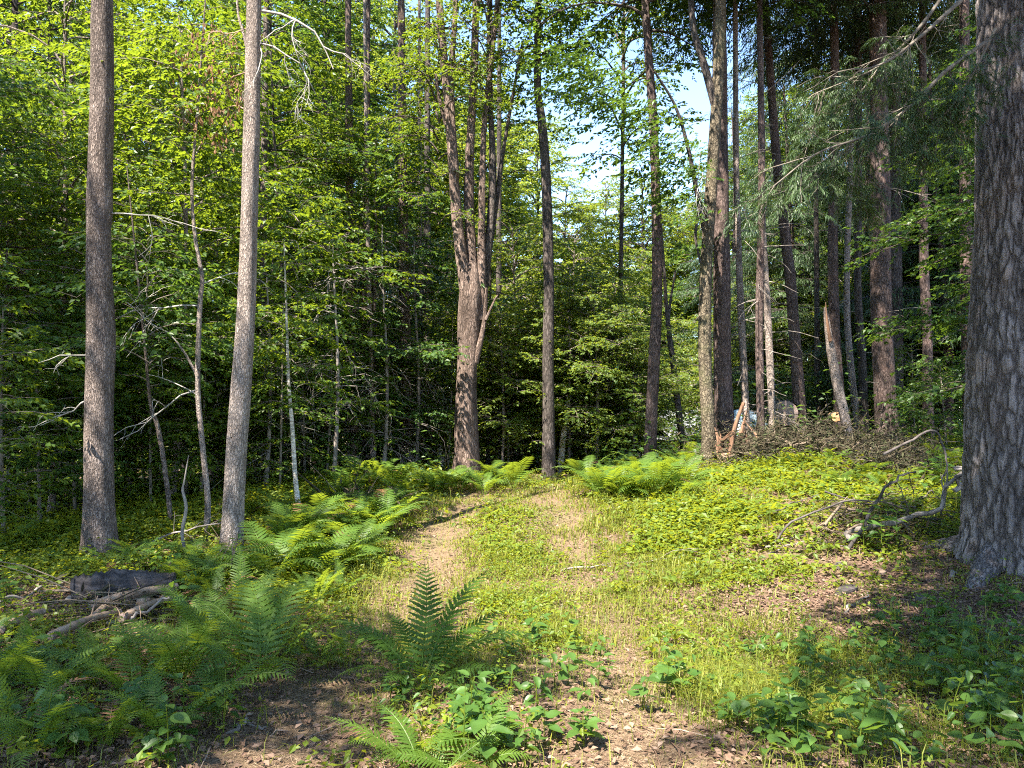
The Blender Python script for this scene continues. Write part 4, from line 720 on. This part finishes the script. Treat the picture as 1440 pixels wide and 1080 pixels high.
# brush piles of cut conifer tops
def brush(px0, px1, d0, d1, hh, label, seed, n=420, nl=9000):
    g = np.random.default_rng(seed); c = at((px0 + px1) / 2, 600, (d0 + d1) / 2); c[2] = hgt(c[0], c[1]); o = thing('brush_pile', label, 'brush pile', c)
    mb = MB(); O = []
    for k in range(n):
        u = g.uniform(0, 1); d = g.uniform(d0, d1); x = xat(px0 + (px1 - px0) * u, d); z = float(hgt(x, d)) + hh * math.sin(math.pi * min(1, 0.12 + 0.8 * u)) ** 0.6 * g.uniform(0, 1) ** 1.3
        p = np.array([x, d, z]) - c; s = nrm(g.normal(0, 1, 3) * np.array([1, 1, 0.45 if hh > 0.2 else 0.10])); q = p + s * g.uniform(0.25, 0.9); tube(mb, np.array([p, (p + q) / 2 + g.normal(0, 0.03, 3), q]), np.array([0.007, 0.005, 0.002]) * (3.2 if k % 9 == 0 else 1), 4, cap=False, tint=g.choice([0.3, 0.55, 1.0])); O += [p, q, (p + q) / 2]
    link('twig', mb.mesh('twig', M['brush'], True), o)
    O = np.array(O); i = g.integers(0, len(O), nl); lf = MB(); D = nrm(g.normal(0, 1, (nl, 3)) * np.array([1, 1, 0.6]))
    leafquads(lf, O[i] + g.normal(0, 0.09, (nl, 3)), D, g.normal(0, 1, (nl, 3)), g.uniform(0.05, 0.12, nl), 0.12, 0.02, 0.1, g.beta(1.6, 1.6, nl) * 0.95); link('dead_needles', lf.mesh('dead_needles', M['brush']), o)
brush(1010, 1130, 12.4, 14.2, 0.42, 'tangled brown brush pile around the splintered orange stumps', 1, 420, 10000)
brush(1110, 1240, 12.6, 14.6, 0.36, 'tangled dull green brush pile around the snapped leaning trunk', 2, 420, 10000)
brush(1215, 1300, 11.0, 13.0, 0.32, 'low brown brush pile between the thick pine and the fallen branches', 3, 220, 5000)
brush(1150, 1330, 8.2, 9.4, 0.16, 'loose tangle of dark twigs under the thick curved branch', 5, 150, 250)
brush(120, 255, d1 - 2.3, d1 - 1.5, 0.13, 'pile of broken brown sticks in front of the rotten log', 6, 110, 150)
brush(478, 545, 10.6, 11.4, 0.22, 'small heap of bleached twigs behind the sunlit ferns', 4, 160, 900)
# leafless dead conifers with tangles of grey twigs
for k, (px, py, d, hh, lab) in enumerate([(470, 690, 13.5, 4.2, 'leafless dead sapling tangled with grey twigs behind the ferns'), (540, 684, 15.5, 5.0, 'leafless dead conifer with a mass of grey twigs left of the maple'), (585, 678, 16.8, 5.0, 'leafless dead conifer close beside the many-stemmed maple'), (375, 700, 13.0, 3.6, 'leafless twiggy dead sapling behind the leaning trunk'), (505, 690, 18, 7, 'tall dead conifer with bare pale twigs in the left woods')]):
    x = xat(px, d); b = np.array([x, d, float(hgt(x, d))]); o = thing('dead_conifer', lab, 'tree', b); g = np.random.default_rng(300 + k)
    P = np.array([[0.06 * math.sin(z), 0, z] for z in np.linspace(-0.2, hh, 16)]); link('trunk', tube(MB(), P, np.linspace(0.045, 0.012, 16), 8, 0.06).mesh('trunk', M['dead_wood'], True), o)
    mb = MB()
    for j in range(46):
        z = g.uniform(0.5, hh); a = g.uniform(0, 6.28); twigs(mb, (0, 0, z), (math.cos(a), math.sin(a), g.normal(-0.05, 0.2)), g.uniform(0.5, 1.3) * (1.15 - 0.6 * z / hh), 0.009, 2, g, 0.5, 0.5, kids=(1, 3), seg=3)
    link('dead_branch', mb.mesh('dead_branch', M['dead_wood'], True), o)

# ------------------------------------------------------------------ ferns: a clump of fronds, each frond a part
def frond_mesh(seed, npair=24, L=1.0, width=0.17, arch=1.15, teeth=5, mat='fern', fat=1.0):
    g = np.random.default_rng(seed); n = npair + 6; s = np.linspace(0, 1, n); el = R(74) - arch * s ** 1.5
    st = L / (n - 1); P = np.zeros((n, 3)); 
    for i in range(1, n): P[i] = P[i - 1] + st * np.array([0, math.cos(el[i]), math.sin(el[i])])
    P[:, 0] += 0.03 * np.sin(s * 3 + g.uniform(0, 6)) * s
    mb = MB(); tube(mb, P, np.linspace(0.0065, 0.0015, n), 4, cap=False, tint=0.9)
    T = nrm(np.gradient(P, axis=0)); 
    for i in range(5, n):
        f = (i - 5) / (n - 6); ln = width * (math.sin(math.pi * min(1, 0.22 + 0.80 * f)) ** 0.8) * g.uniform(0.9, 1.1) + 0.012
        nv = nrm(np.cross(np.array([1.0, 0, 0]), T[i]))
        for sd in (-1, 1):
            d0 = nrm(sd * np.array([1.0, 0, 0]) + T[i] * (0.28 + 0.5 * f) + nv * g.normal(0.10, 0.08)); wv = nrm(np.cross(nv, d0)) ; b = P[i]; V = []; m = teeth
            for k in range(m + 1):
                q = k / m; c = b + d0 * ln * q - nv * (0.22 * ln * q * q); hw = fat * (0.125 if k % 2 == 0 or teeth < 6 else 0.085) * min(ln, 0.17) * (1 - q) ** 0.55 * (1.0 if k else 0.5); z = 0.55 * (ln / m)
                V += [c + wv * hw, c, c - wv * hw]
            F = []
            for k in range(m):
                a, e = 3 * k, 3 * (k + 1); F += [[a, a + 1, e + 1, e], [a + 1, a + 2, e + 2, e + 1]]
            # notch the edge: pull every second edge vertex in
            V = np.array(V)
            mb.add(V, F, np.full(len(F), np.clip(g.normal(0.5, 0.12), 0, 1)))
    return mb.mesh('frond', M[mat])
FROND = [frond_mesh(400 + k, (24, 22, 26, 20)[k], 1.0, (0.14, 0.155, 0.13, 0.165)[k], (1.15, 1.45, 0.75, 1.7)[k], 9) for k in range(4)]
FROND_BOLD = [frond_mesh(440 + k, 20, 1.0, 0.14, (0.95, 1.25, 1.6)[k], 9, 'fern_dark', 1.12) for k in range(3)]
FROND_DEAD = frond_mesh(460, 18, 1.0, 0.12, 2.1, 5, 'dead_leaf', 0.8)
FROND_MID = [frond_mesh(420 + k, 17, 1.0, 0.18, (1.2, 1.6)[k], 3) for k in range(2)]
gf = np.random.default_rng(33)
def fern(p, size, label, group=None, nf=8, name='fern', yaws=None, far=False, tilt0=0.18, which=None):
    o = thing(name, label, 'fern', p, 0, 1.0, group); n = nf if yaws is None else len(yaws); a0 = gf.uniform(0, 6.28)
    for k in range(n):
        if yaws is None: ya, tl, s = a0 + 6.283 * k / n + gf.normal(0, 0.25), gf.normal(tilt0, 0.16), size * gf.uniform(0.7, 1.1)
        else: ya, tl, s = yaws[k]; s = s * size
        me = FROND_MID[int(gf.integers(0, 2))] if far else FROND[int(gf.integers(0, 4))] if which is None else FROND_BOLD[which[k % len(which)]]
        if which is None and gf.uniform() < 0.05: me = FROND_DEAD
        link('frond', me, o, (0.02 * math.sin(-ya), 0.02 * math.cos(ya), -0.01), (-tl, gf.normal(0, 0.15), ya), s)
    return o
fern(ground(592, 968), 0.80, 'dark bushy fern with arching fronds standing alone on the path', yaws=[(-0.95, 0.0, 1.05), (0.25, -0.15, 0.98), (1.35, 0.25, 0.95), (1.0, 0.15, 0.72), (1.75, 0.5, 0.7), (-1.5, 0.35, 0.95), (-1.15, 0.2, 0.85), (-1.85, 0.55, 0.7), (0.7, 0.0, 0.7), (2.6, 0.4, 0.55), (-2.6, 0.4, 0.55), (-0.35, 0.1, 0.65), (3.1, 0.25, 0.5)], which=(0, 0, 1, 1, 2, 1))
fern(ground(366, 962), 0.86, 'tall fern with pale bare stalks at the path edge beside the shaded ferns', yaws=[(0.5, -0.15, 1.0), (-0.4, -0.1, 1.0), (-1.2, 0.05, 0.95), (1.3, 0.05, 0.95), (-1.7, 0.25, 0.8), (1.9, 0.2, 0.8), (0.1, -0.05, 0.85), (2.7, 0.2, 0.7), (-2.6, 0.25, 0.7)])
for px, py, s in [(320, 938, .6), (255, 962, .62), (190, 988, .56), (120, 970, .42), (62, 985, .6), (22, 1038, .52), (232, 1040, .48), (150, 1050, .5), (300, 1002, .52), (278, 905, .55), (10, 955, .42), (222, 945, .38), (60, 1062, .45), (140, 935, .32), (-30, 1000, .6), (-30, 915, .45)]:
    fern(ground(px, py), s, 'green fern in the shaded patch below the dead branch pile', 'ferns in the shaded patch', 7)
for px, py, s in [(575, 1078, .45), (655, 1094, .45), (600, 1105, .48)]:
    fern(ground(px, py), s, 'low spreading fern in the shade in front of the lone dark fern', 'low ferns before the lone fern', 7, tilt0=0.4)
for px, py, s in [(302, 858, .55), (268, 880, .5), (335, 872, .6), (446, 938, .36), (486, 925, .36), (445, 848, .42), (478, 838, .4)]:
    fern(ground(px, py), s, 'yellow-green sunlit fern between the branch pile and the left wheel track', 'sunlit ferns by the left track', 8)
def pts_in(n, x0, x1, y0, y1, g, rej=None):
    out = []
    while len(out) < n:
        px, py = g.uniform(x0, x1), g.uniform(y0, y1)
        if rej is None or rej(px, py): out.append((px, py))
    return out
for px, py in pts_in(46, 385, 640, 702, 815, gf, lambda x, y: x < 600 - (y - 700) * 1.0):
    fern(ground(px, py), gf.uniform(0.5, 0.8), 'bright fern in the sunlit bank left of the path', 'ferns on the sunlit bank', 8, far=True)
for px, py in pts_in(26, 470, 725, 676, 700, gf): fern(ground(px, py), gf.uniform(0.55, 0.85), 'bright fern in the row below the big reddish maple', 'ferns below the maple', 8, far=True)
for px, py in pts_in(34, 795, 965, 658, 705, gf, lambda x, y: x > 835 or y < 680): fern(ground(px, py), gf.uniform(0.5, 0.85), 'lush fern in the band right of the path end', 'ferns right of the path end', 8, far=True)
for px, py in pts_in(12, 120, 310, 790, 835, gf, lambda x, y: x > 250 or y < 808): fern(ground(px, py), gf.uniform(0.35, 0.55), 'small dark fern around the foot of the ash trunk', 'ferns around the ash', 7, far=True)
for px, py in pts_in(10, 1120, 1330, 640, 690, gf): fern(ground(px, py), gf.uniform(0.35, 0.6), 'small fern in front of the dull green brush pile', 'ferns before the brush', 7, far=True)

# ------------------------------------------------------------------ leafy plants: stem and single leaves
def leaf_mesh(seed, w=0.30, cup=0.10, teeth=0.0):
    g = np.random.default_rng(seed); t = np.array([0, 0.10, 0.26, 0.45, 0.64, 0.82, 1.0]); hw = w * np.array([0.05, 0.62, 0.98, 1.0, 0.72, 0.34, 0.0])
    z = -0.16 * t ** 2 + 0.03 * np.sin(t * 7 + g.uniform(0, 6)); V = []
    for a, h, zz in zip(t, hw, z):
        for f in (-1, -0.5, 0, 0.5, 1): V.append([f * h, a, zz + cup * abs(f) * h / w + 0.012 * math.sin(9 * a + 3 * f)])
    F = [[5 * i + j, 5 * i + j + 1, 5 * i + j + 6, 5 * i + j + 5] for i in range(6) for j in range(4)]
    return MB().add(V, F, np.full(24, g.uniform(0.3, 0.7))).mesh('leaf', M['plant'], True)
LEAF = [leaf_mesh(1, 0.30, 0.10), leaf_mesh(2, 0.36, 0.06), leaf_mesh(3, 0.26, 0.14)]
gl = np.random.default_rng(51)
def plant_proto(seed, nn, hh, kind):
    g = np.random.default_rng(seed); lean = g.normal(0, 0.15, 2); P = np.array([[lean[0] * hh * t * t, lean[1] * hh * t * t, hh * t] for t in np.linspace(0, 1, 6)]); P[0, 2] = -0.03
    st = tube(MB(), P, np.linspace(0.0035, 0.0018, 6), 4, cap=False, tint=0.5).mesh('stem', M['herb'], True); Ls = []
    for k in range(nn):
        f = 0.42 + 0.58 * k / max(1, nn - 1); p = np.array([np.interp(f, np.linspace(0, 1, 6), P[:, i]) for i in range(3)]); a = k * 1.571 + g.normal(0, 0.3)
        for sd in ((0, math.pi) if kind == 'pair' else ((-0.9, 0, 0.9) if kind == 'tri' else (0,))):
            Ls.append((p + np.array([-math.sin(a + sd), math.cos(a + sd), 0.15]) * 0.02, (g.normal(-0.05, 0.28), g.normal(0, 0.28), a + sd + g.normal(0, 0.15)), (0.068 + 0.03 * math.sin(math.pi * min(1, f))) * g.uniform(0.75, 1.25), int(g.integers(0, 3))))
    return st, Ls
PP = [plant_proto(600 + k, (3, 4, 3, 2, 5, 3)[k], (0.20, 0.28, 0.16, 0.14, 0.30, 0.22)[k], ('pair', 'pair', 'tri', 'tri', 'one', 'tri')[k]) for k in range(6)]
def plant(p, s, label, group, k=None, name='leafy_plant'):
    st, Ls = PP[int(gl.integers(0, 6)) if k is None else k]; o = thing(name, label, 'plant', p, gl.uniform(0, 6.28), s, group); link('stem', st, o)
    for q, r, sz, m in Ls: link('leaf', LEAF[m], o, q, r, sz)
for px, py in pts_in(150, 900, 1450, 835, 1085, gl, lambda x, y: (y > 960 - (x - 900) * 0.23) and not (x < 1010 and y > 1010)): plant(ground(px, py), gl.uniform(0.65, 1.2), 'broad-leaved green plant in the shaded bed below the pine', 'plants in the bed below the pine')
for px, py in pts_in(26, 545, 680, 978, 1045, gl): plant(ground(px, py), gl.uniform(0.45, 0.75), 'small leafy plant growing around the foot of the lone dark fern', 'plants around the lone fern')
for px, py in pts_in(22, 640, 830, 1010, 1090, gl): plant(ground(px, py), gl.uniform(0.7, 1.1), 'dark-leaved plant in the shade between the wheel tracks', 'plants between the near wheel tracks')
for px, py in pts_in(24, 690, 860, 905, 985, gl): plant(ground(px, py), gl.uniform(0.6, 1.0), 'lit yellow-green plant sprouting beside the bare spot of the path', 'lit plants by the bare spot')
for px, py in pts_in(36, 0, 330, 960, 1085, gl): plant(ground(px, py), gl.uniform(0.6, 1.1), 'small leafy plant among the shaded ferns', 'plants among the shaded ferns')
for px, py in pts_in(20, 0, 330, 790, 900, gl, lambda x, y: not (30 < x < 255 and 815 < y < 905)): plant(ground(px, py), gl.uniform(0.7, 1.2), 'leafy plant near the rotten log', 'plants near the rotten log')
for px, py in [(1225, 770), (1240, 775), (1215, 780), (1250, 765), (1262, 780), (1310, 680), (1325, 690), (1298, 700)]: plant(ground(px, py), 1.5, 'large-leaved plant beside the thick curved branch', 'plants beside the curved branch', 1)

# ------------------------------------------------------------------ ground cover
gc = np.random.default_rng(91)
def scatter(n, dens, y0=2.9, y1=17.0, pw=0.9):
    xs = []; ys = []; c = 0
    while c < n:
        m = n * 3; y = np.exp(gc.uniform(math.log(y0), math.log(y1), m)) ; x = gc.uniform(-0.78, 0.78, m) * y
        k = gc.uniform(0, 1, m) < dens(x, y); xs.append(x[k]); ys.append(y[k]); c += k.sum()
    x = np.concatenate(xs)[:n]; y = np.concatenate(ys)[:n]; return x, y
_cp = gc.uniform(0, 6.28, (8, 2)); _cf = gc.uniform(1.2, 4.5, 8); _ca = gc.uniform(0, 6.28, 8)
def clump(x, y):
    s = 0
    for i in range(8): s = s + np.sin(_cf[i] * (x * math.cos(_ca[i]) + y * math.sin(_ca[i])) + _cp[i, 0])
    return 1 / (1 + np.exp(-1.1 * s))
def litter_zone(x, y): return np.clip(1.25 * np.exp(-((x - 3.2) / 1.6) ** 2 - ((y - 6.8) / 1.5) ** 2) + np.exp(-((x - 4.6) / 1.3) ** 2 - ((y - 6.9) / 0.9) ** 2), 0, 1)
def d_grass(x, y):
    t = dirtmask(x, y); c = np.exp(-(x / 1.0) ** 2) * sm(4.2, 6.0, y) + 0.75 * np.exp(-((x - 1.5) / 0.8) ** 2) * sm(3.5, 5, y) + 0.22 * sm(3, 6, y) + 0.06 + 0.4 * np.exp(-((x + 1.5) / 0.5) ** 2) * sm(4, 6, y)
    return np.clip(c, 0, 1) * np.clip(1 - 0.95 * t, 0, 1) * (0.25 + 0.75 * clump(x * 1.3, y * 1.3 + 5)) * (1 - 0.85 * litter_zone(x, y)) * (1 - 0.8 * sm(2, 4, -x))
def d_herb(x, y):
    t = dirtmask(x, y); c = 0.42 * np.exp(-(x / 0.5) ** 2) * sm(4.6, 6.5, y) + 0.95 * sm(1.1, 2.2, x) * sm(6.0, 7.5, y) + 0.85 * sm(1.15, 1.8, -x) * sm(6.2, 8.0, y) + 0.15 * sm(3.5, 6, y) + 0.02
    return np.clip(c, 0, 1) * np.clip(1 - 1.25 * t, 0, 1) * (0.15 + 0.85 * clump(x, y)) * (1 - 0.88 * litter_zone(x, y)) * (1 - 0.45 * sm(4, 6, -x)) * (1 - 0.97 * np.exp(-((x + 3.4) / 1.2) ** 2 - ((y - 6.3) / 0.8) ** 2))
n = 95000; x, y = scatter(n, d_grass, 2.9, 15.5); z = hgt(x, y); L = gc.gamma(3, 0.026, n).clip(0.025, 0.26) * np.where(x > 0.9, 1.15, 0.85) * (0.6 + 0.8 * clump(x * 2.1 + 3, y * 2.1)); a = gc.uniform(0, 6.28, n); ben = gc.uniform(0.3, 1.3, n); wd = gc.uniform(0.0016, 0.0034, n) * np.clip(y / 5, 0.9, 2.2)
dv = np.stack([np.cos(a), np.sin(a), np.zeros(n)], -1); sv = np.stack([-np.sin(a), np.cos(a), np.zeros(n)], -1); b0 = np.stack([x, y, z - 0.005], -1)
m1 = b0 + dv * (L * ben * 0.25)[:, None]; m1[:, 2] += L * (0.66 - 0.15 * ben); t1 = b0 + dv * (L * ben)[:, None]; t1[:, 2] += L * (1.05 - 0.55 * ben)
V = np.stack([b0 - sv * wd[:, None], b0 + sv * wd[:, None], m1 + sv * wd[:, None] * 0.8, m1 - sv * wd[:, None] * 0.8, t1], 1).reshape(-1, 3); i5 = np.arange(n)[:, None] * 5
tt = np.clip(gc.normal(0.5, 0.25, n), 0, 1); mb = MB(); mb.add(V, i5 + np.array([[0, 1, 2, 3]]), tt); mb.F.append((i5 + np.array([[3, 2, 4]]))); mb.T.append(tt); mb.U.append(np.zeros((n * 3, 2)))
tag(link('grass', mb.mesh('grass', M['grass'])), 'fine sunlit grass on the path and its verges', 'grass', kind='stuff')
n = 30000; x, y = scatter(n, d_herb, 3.0, 17.0); z = hgt(x, y); k = 7; hh = gc.gamma(3.5, 0.026, n).clip(0.02, 0.24)
ang = gc.uniform(0, 6.28, (n, 1)) + np.arange(k)[None] * 2.4 + gc.normal(0, 0.3, (n, k)); rr = gc.uniform(0.005, 0.05, (n, k)); zz = hh[:, None] * gc.uniform(0.45, 1.05, (n, k))
P = np.stack([x[:, None] + rr * np.cos(ang), y[:, None] + rr * np.sin(ang), z[:, None] + zz], -1); dp_ = gc.normal(-0.1, 0.35, (n, k)); D = np.stack([np.cos(ang) * np.cos(dp_), np.sin(ang) * np.cos(dp_), np.sin(dp_)], -1)
S = (0.036 + 0.030 * gc.uniform(0, 1, (n, 1))) * gc.uniform(0.7, 1.3, (n, k)) * np.clip(y / 8, 0.85, 1.3)[:, None] * (np.where(np.abs(x) < 0.9, 0.72, 1.0) * (0.7 + 0.6 * clump(x * 0.8 + 9, y * 0.8)))[:, None]; N = np.stack([gc.normal(0, 0.35, (n, k)), gc.normal(0, 0.35, (n, k)), np.ones((n, k))], -1)
mb = MB(); leafquads(mb, P.reshape(-1, 3), D.reshape(-1, 3), N.reshape(-1, 3), S.ravel(), 0.30, 0.05, 0.12, np.clip(np.repeat(gc.normal(0.5, 0.2, n), k) + gc.normal(0, 0.1, n * k), 0, 1))
tag(link('ground_cover', mb.mesh('ground_cover', M['herb'])), 'low leafy ground cover spreading over the clearing', 'ground cover', kind='stuff')
# leaf litter
n = 62000; x, y = scatter(n, lambda x, y: np.clip(0.25 + 0.9 * litter_zone(x, y) + 0.6 * sm(1.4, 2.4, -x) + 0.25 * sm(1, 3, x), 0, 1) * (1 - 0.55 * dirtmask(x, y)), 2.9, 14)
a = gc.uniform(0, 6.28, n); mb = MB(); leafquads(mb, np.stack([x, y, hgt(x, y) + gc.uniform(0.004, 0.022, n)], -1), np.stack([np.cos(a), np.sin(a), gc.normal(0, 0.25, n)], -1), np.stack([gc.normal(0, 0.35, n), gc.normal(0, 0.35, n), np.ones(n)], -1), gc.uniform(0.018, 0.055, n), 0.30, 0.14, 0.05, gc.beta(2, 2.4, n))
tag(link('leaf_litter', mb.mesh('leaf_litter', M['litter'])), 'brown leaf litter strewn over the forest floor', 'leaf litter', kind='stuff')
n = 60000; x, y = scatter(n, lambda x, y: np.clip(dirtmask(x, y) + 0.15 + 0.3 * litter_zone(x, y), 0, 1), 2.9, 13); a = gc.uniform(0, 6.28, n); ln = gc.uniform(0.025, 0.075, n)
mb = MB(); leafquads(mb, np.stack([x, y, hgt(x, y) + gc.uniform(0.005, 0.014, n)], -1), np.stack([np.cos(a), np.sin(a), gc.normal(0, 0.12, n)], -1), np.tile([0, 0, 1.0], (n, 1)), ln, 0.0012 * np.clip(y / 4, 1, 2.4) / ln, 0.01, 0.03, gc.uniform(0, 1, n))
tag(link('pine_needles', mb.mesh('pine_needles', M['needle'])), 'fallen tan pine needles covering the bare path', 'pine needles', kind='stuff')
mb = MB()
for k in range(420):
    xx, yy = scatter(1, lambda x, y: np.clip(0.2 + litter_zone(x, y) + 0.5 * sm(1.4, 2.4, -x), 0, 1), 3.0, 11); xx, yy = float(xx[0]), float(yy[0]); a = gc.uniform(0, 6.28); L = gc.uniform(0.08, 0.35); q = np.array([xx + L * math.cos(a), yy + L * math.sin(a)]); m_ = np.array([xx, yy]) * 0.5 + q * 0.5 + gc.normal(0, 0.012, 2)
    tube(mb, [[xx, yy, hgt(xx, yy) + 0.012], [*m_, hgt(*m_) + gc.uniform(0.015, 0.04)], [*q, hgt(*q) + 0.012]], [0.0035, 0.003, 0.0015], 4, cap=False, tint=gc.choice([0.35, 0.7, 1.0]))
tag(link('twig_litter', mb.mesh('twig_litter', M['litter'], True)), 'small dead twigs scattered over the litter', 'twigs', kind='stuff')
# undergrowth beyond the crest and the far woods that close the view
n = 60000; y = np.exp(gc.uniform(math.log(13.5), math.log(48), n)); x = gc.uniform(-0.80, 0.80, n) * y; keep = (np.abs(x - 0.2) > 1.6) | (y > 17); cl = clump(x * 0.7, y * 0.7); keep &= gc.uniform(0, 1, n) < (0.15 + 0.85 * cl); x, y = x[keep], y[keep]; n = len(x)
zz = gc.gamma(1.7, 0.22, n).clip(0, 1.5) * (0.5 + clump(x * 0.5, y * 0.5)); a = gc.uniform(0, 6.28, n)
mb = MB(); leafquads(mb, np.stack([x, y, hgt(x, y) + zz], -1), np.stack([np.cos(a), np.sin(a), gc.normal(-0.1, 0.3, n)], -1), np.stack([gc.normal(0, 0.4, n), gc.normal(0, 0.4, n), np.ones(n)], -1), gc.uniform(0.07, 0.16, n), 0.32, 0.06, 0.12, np.clip(gc.normal(0.5, 0.2, n), 0, 1))
tag(link('undergrowth', mb.mesh('undergrowth', M['beech'])), 'dense leafy undergrowth on the slope behind the clearing', 'undergrowth', kind='stuff')
n = 130000; x = gc.uniform(-75, 75, n); y = gc.uniform(62, 84, n); z = gc.uniform(0, 1, n) ** 1.1; z[:40000] *= 0.2
top = 26 + 3 * np.sin(x * 0.31) + 2.5 * np.sin(x * 0.83 + 1) - 13 * np.exp(-((x - 9.5) / 4.5) ** 2); z = z * top; cl = np.sin(x * 0.9 + 0.3 * z) * np.sin(z * 0.8 + 0.2 * y) + np.sin(x * 0.37 + 2) * 0.6 + gc.normal(0, 0.45, n); k_ = (cl > -0.25) | (z < 4.5)
x, y, z = x[k_], y[k_], z[k_]; n = len(x); a = gc.uniform(0, 6.28, n)
mb = MB(); leafquads(mb, np.stack([x, y, z + hgt(x, y) - 0.5], -1), np.stack([np.cos(a), np.sin(a), gc.normal(-0.2, 0.4, n)], -1), np.stack([gc.normal(0, 0.5, n), gc.normal(0, 0.5, n), np.ones(n)], -1), gc.uniform(0.3, 0.6, n), 0.36, 0.08, 0.15, np.clip(gc.normal(0.5, 0.22, n), 0, 1))
tag(link('far_woods', mb.mesh('far_woods', M['far'])), 'far-off leafy woods closing the view behind the clearing', 'woods', kind='stuff')
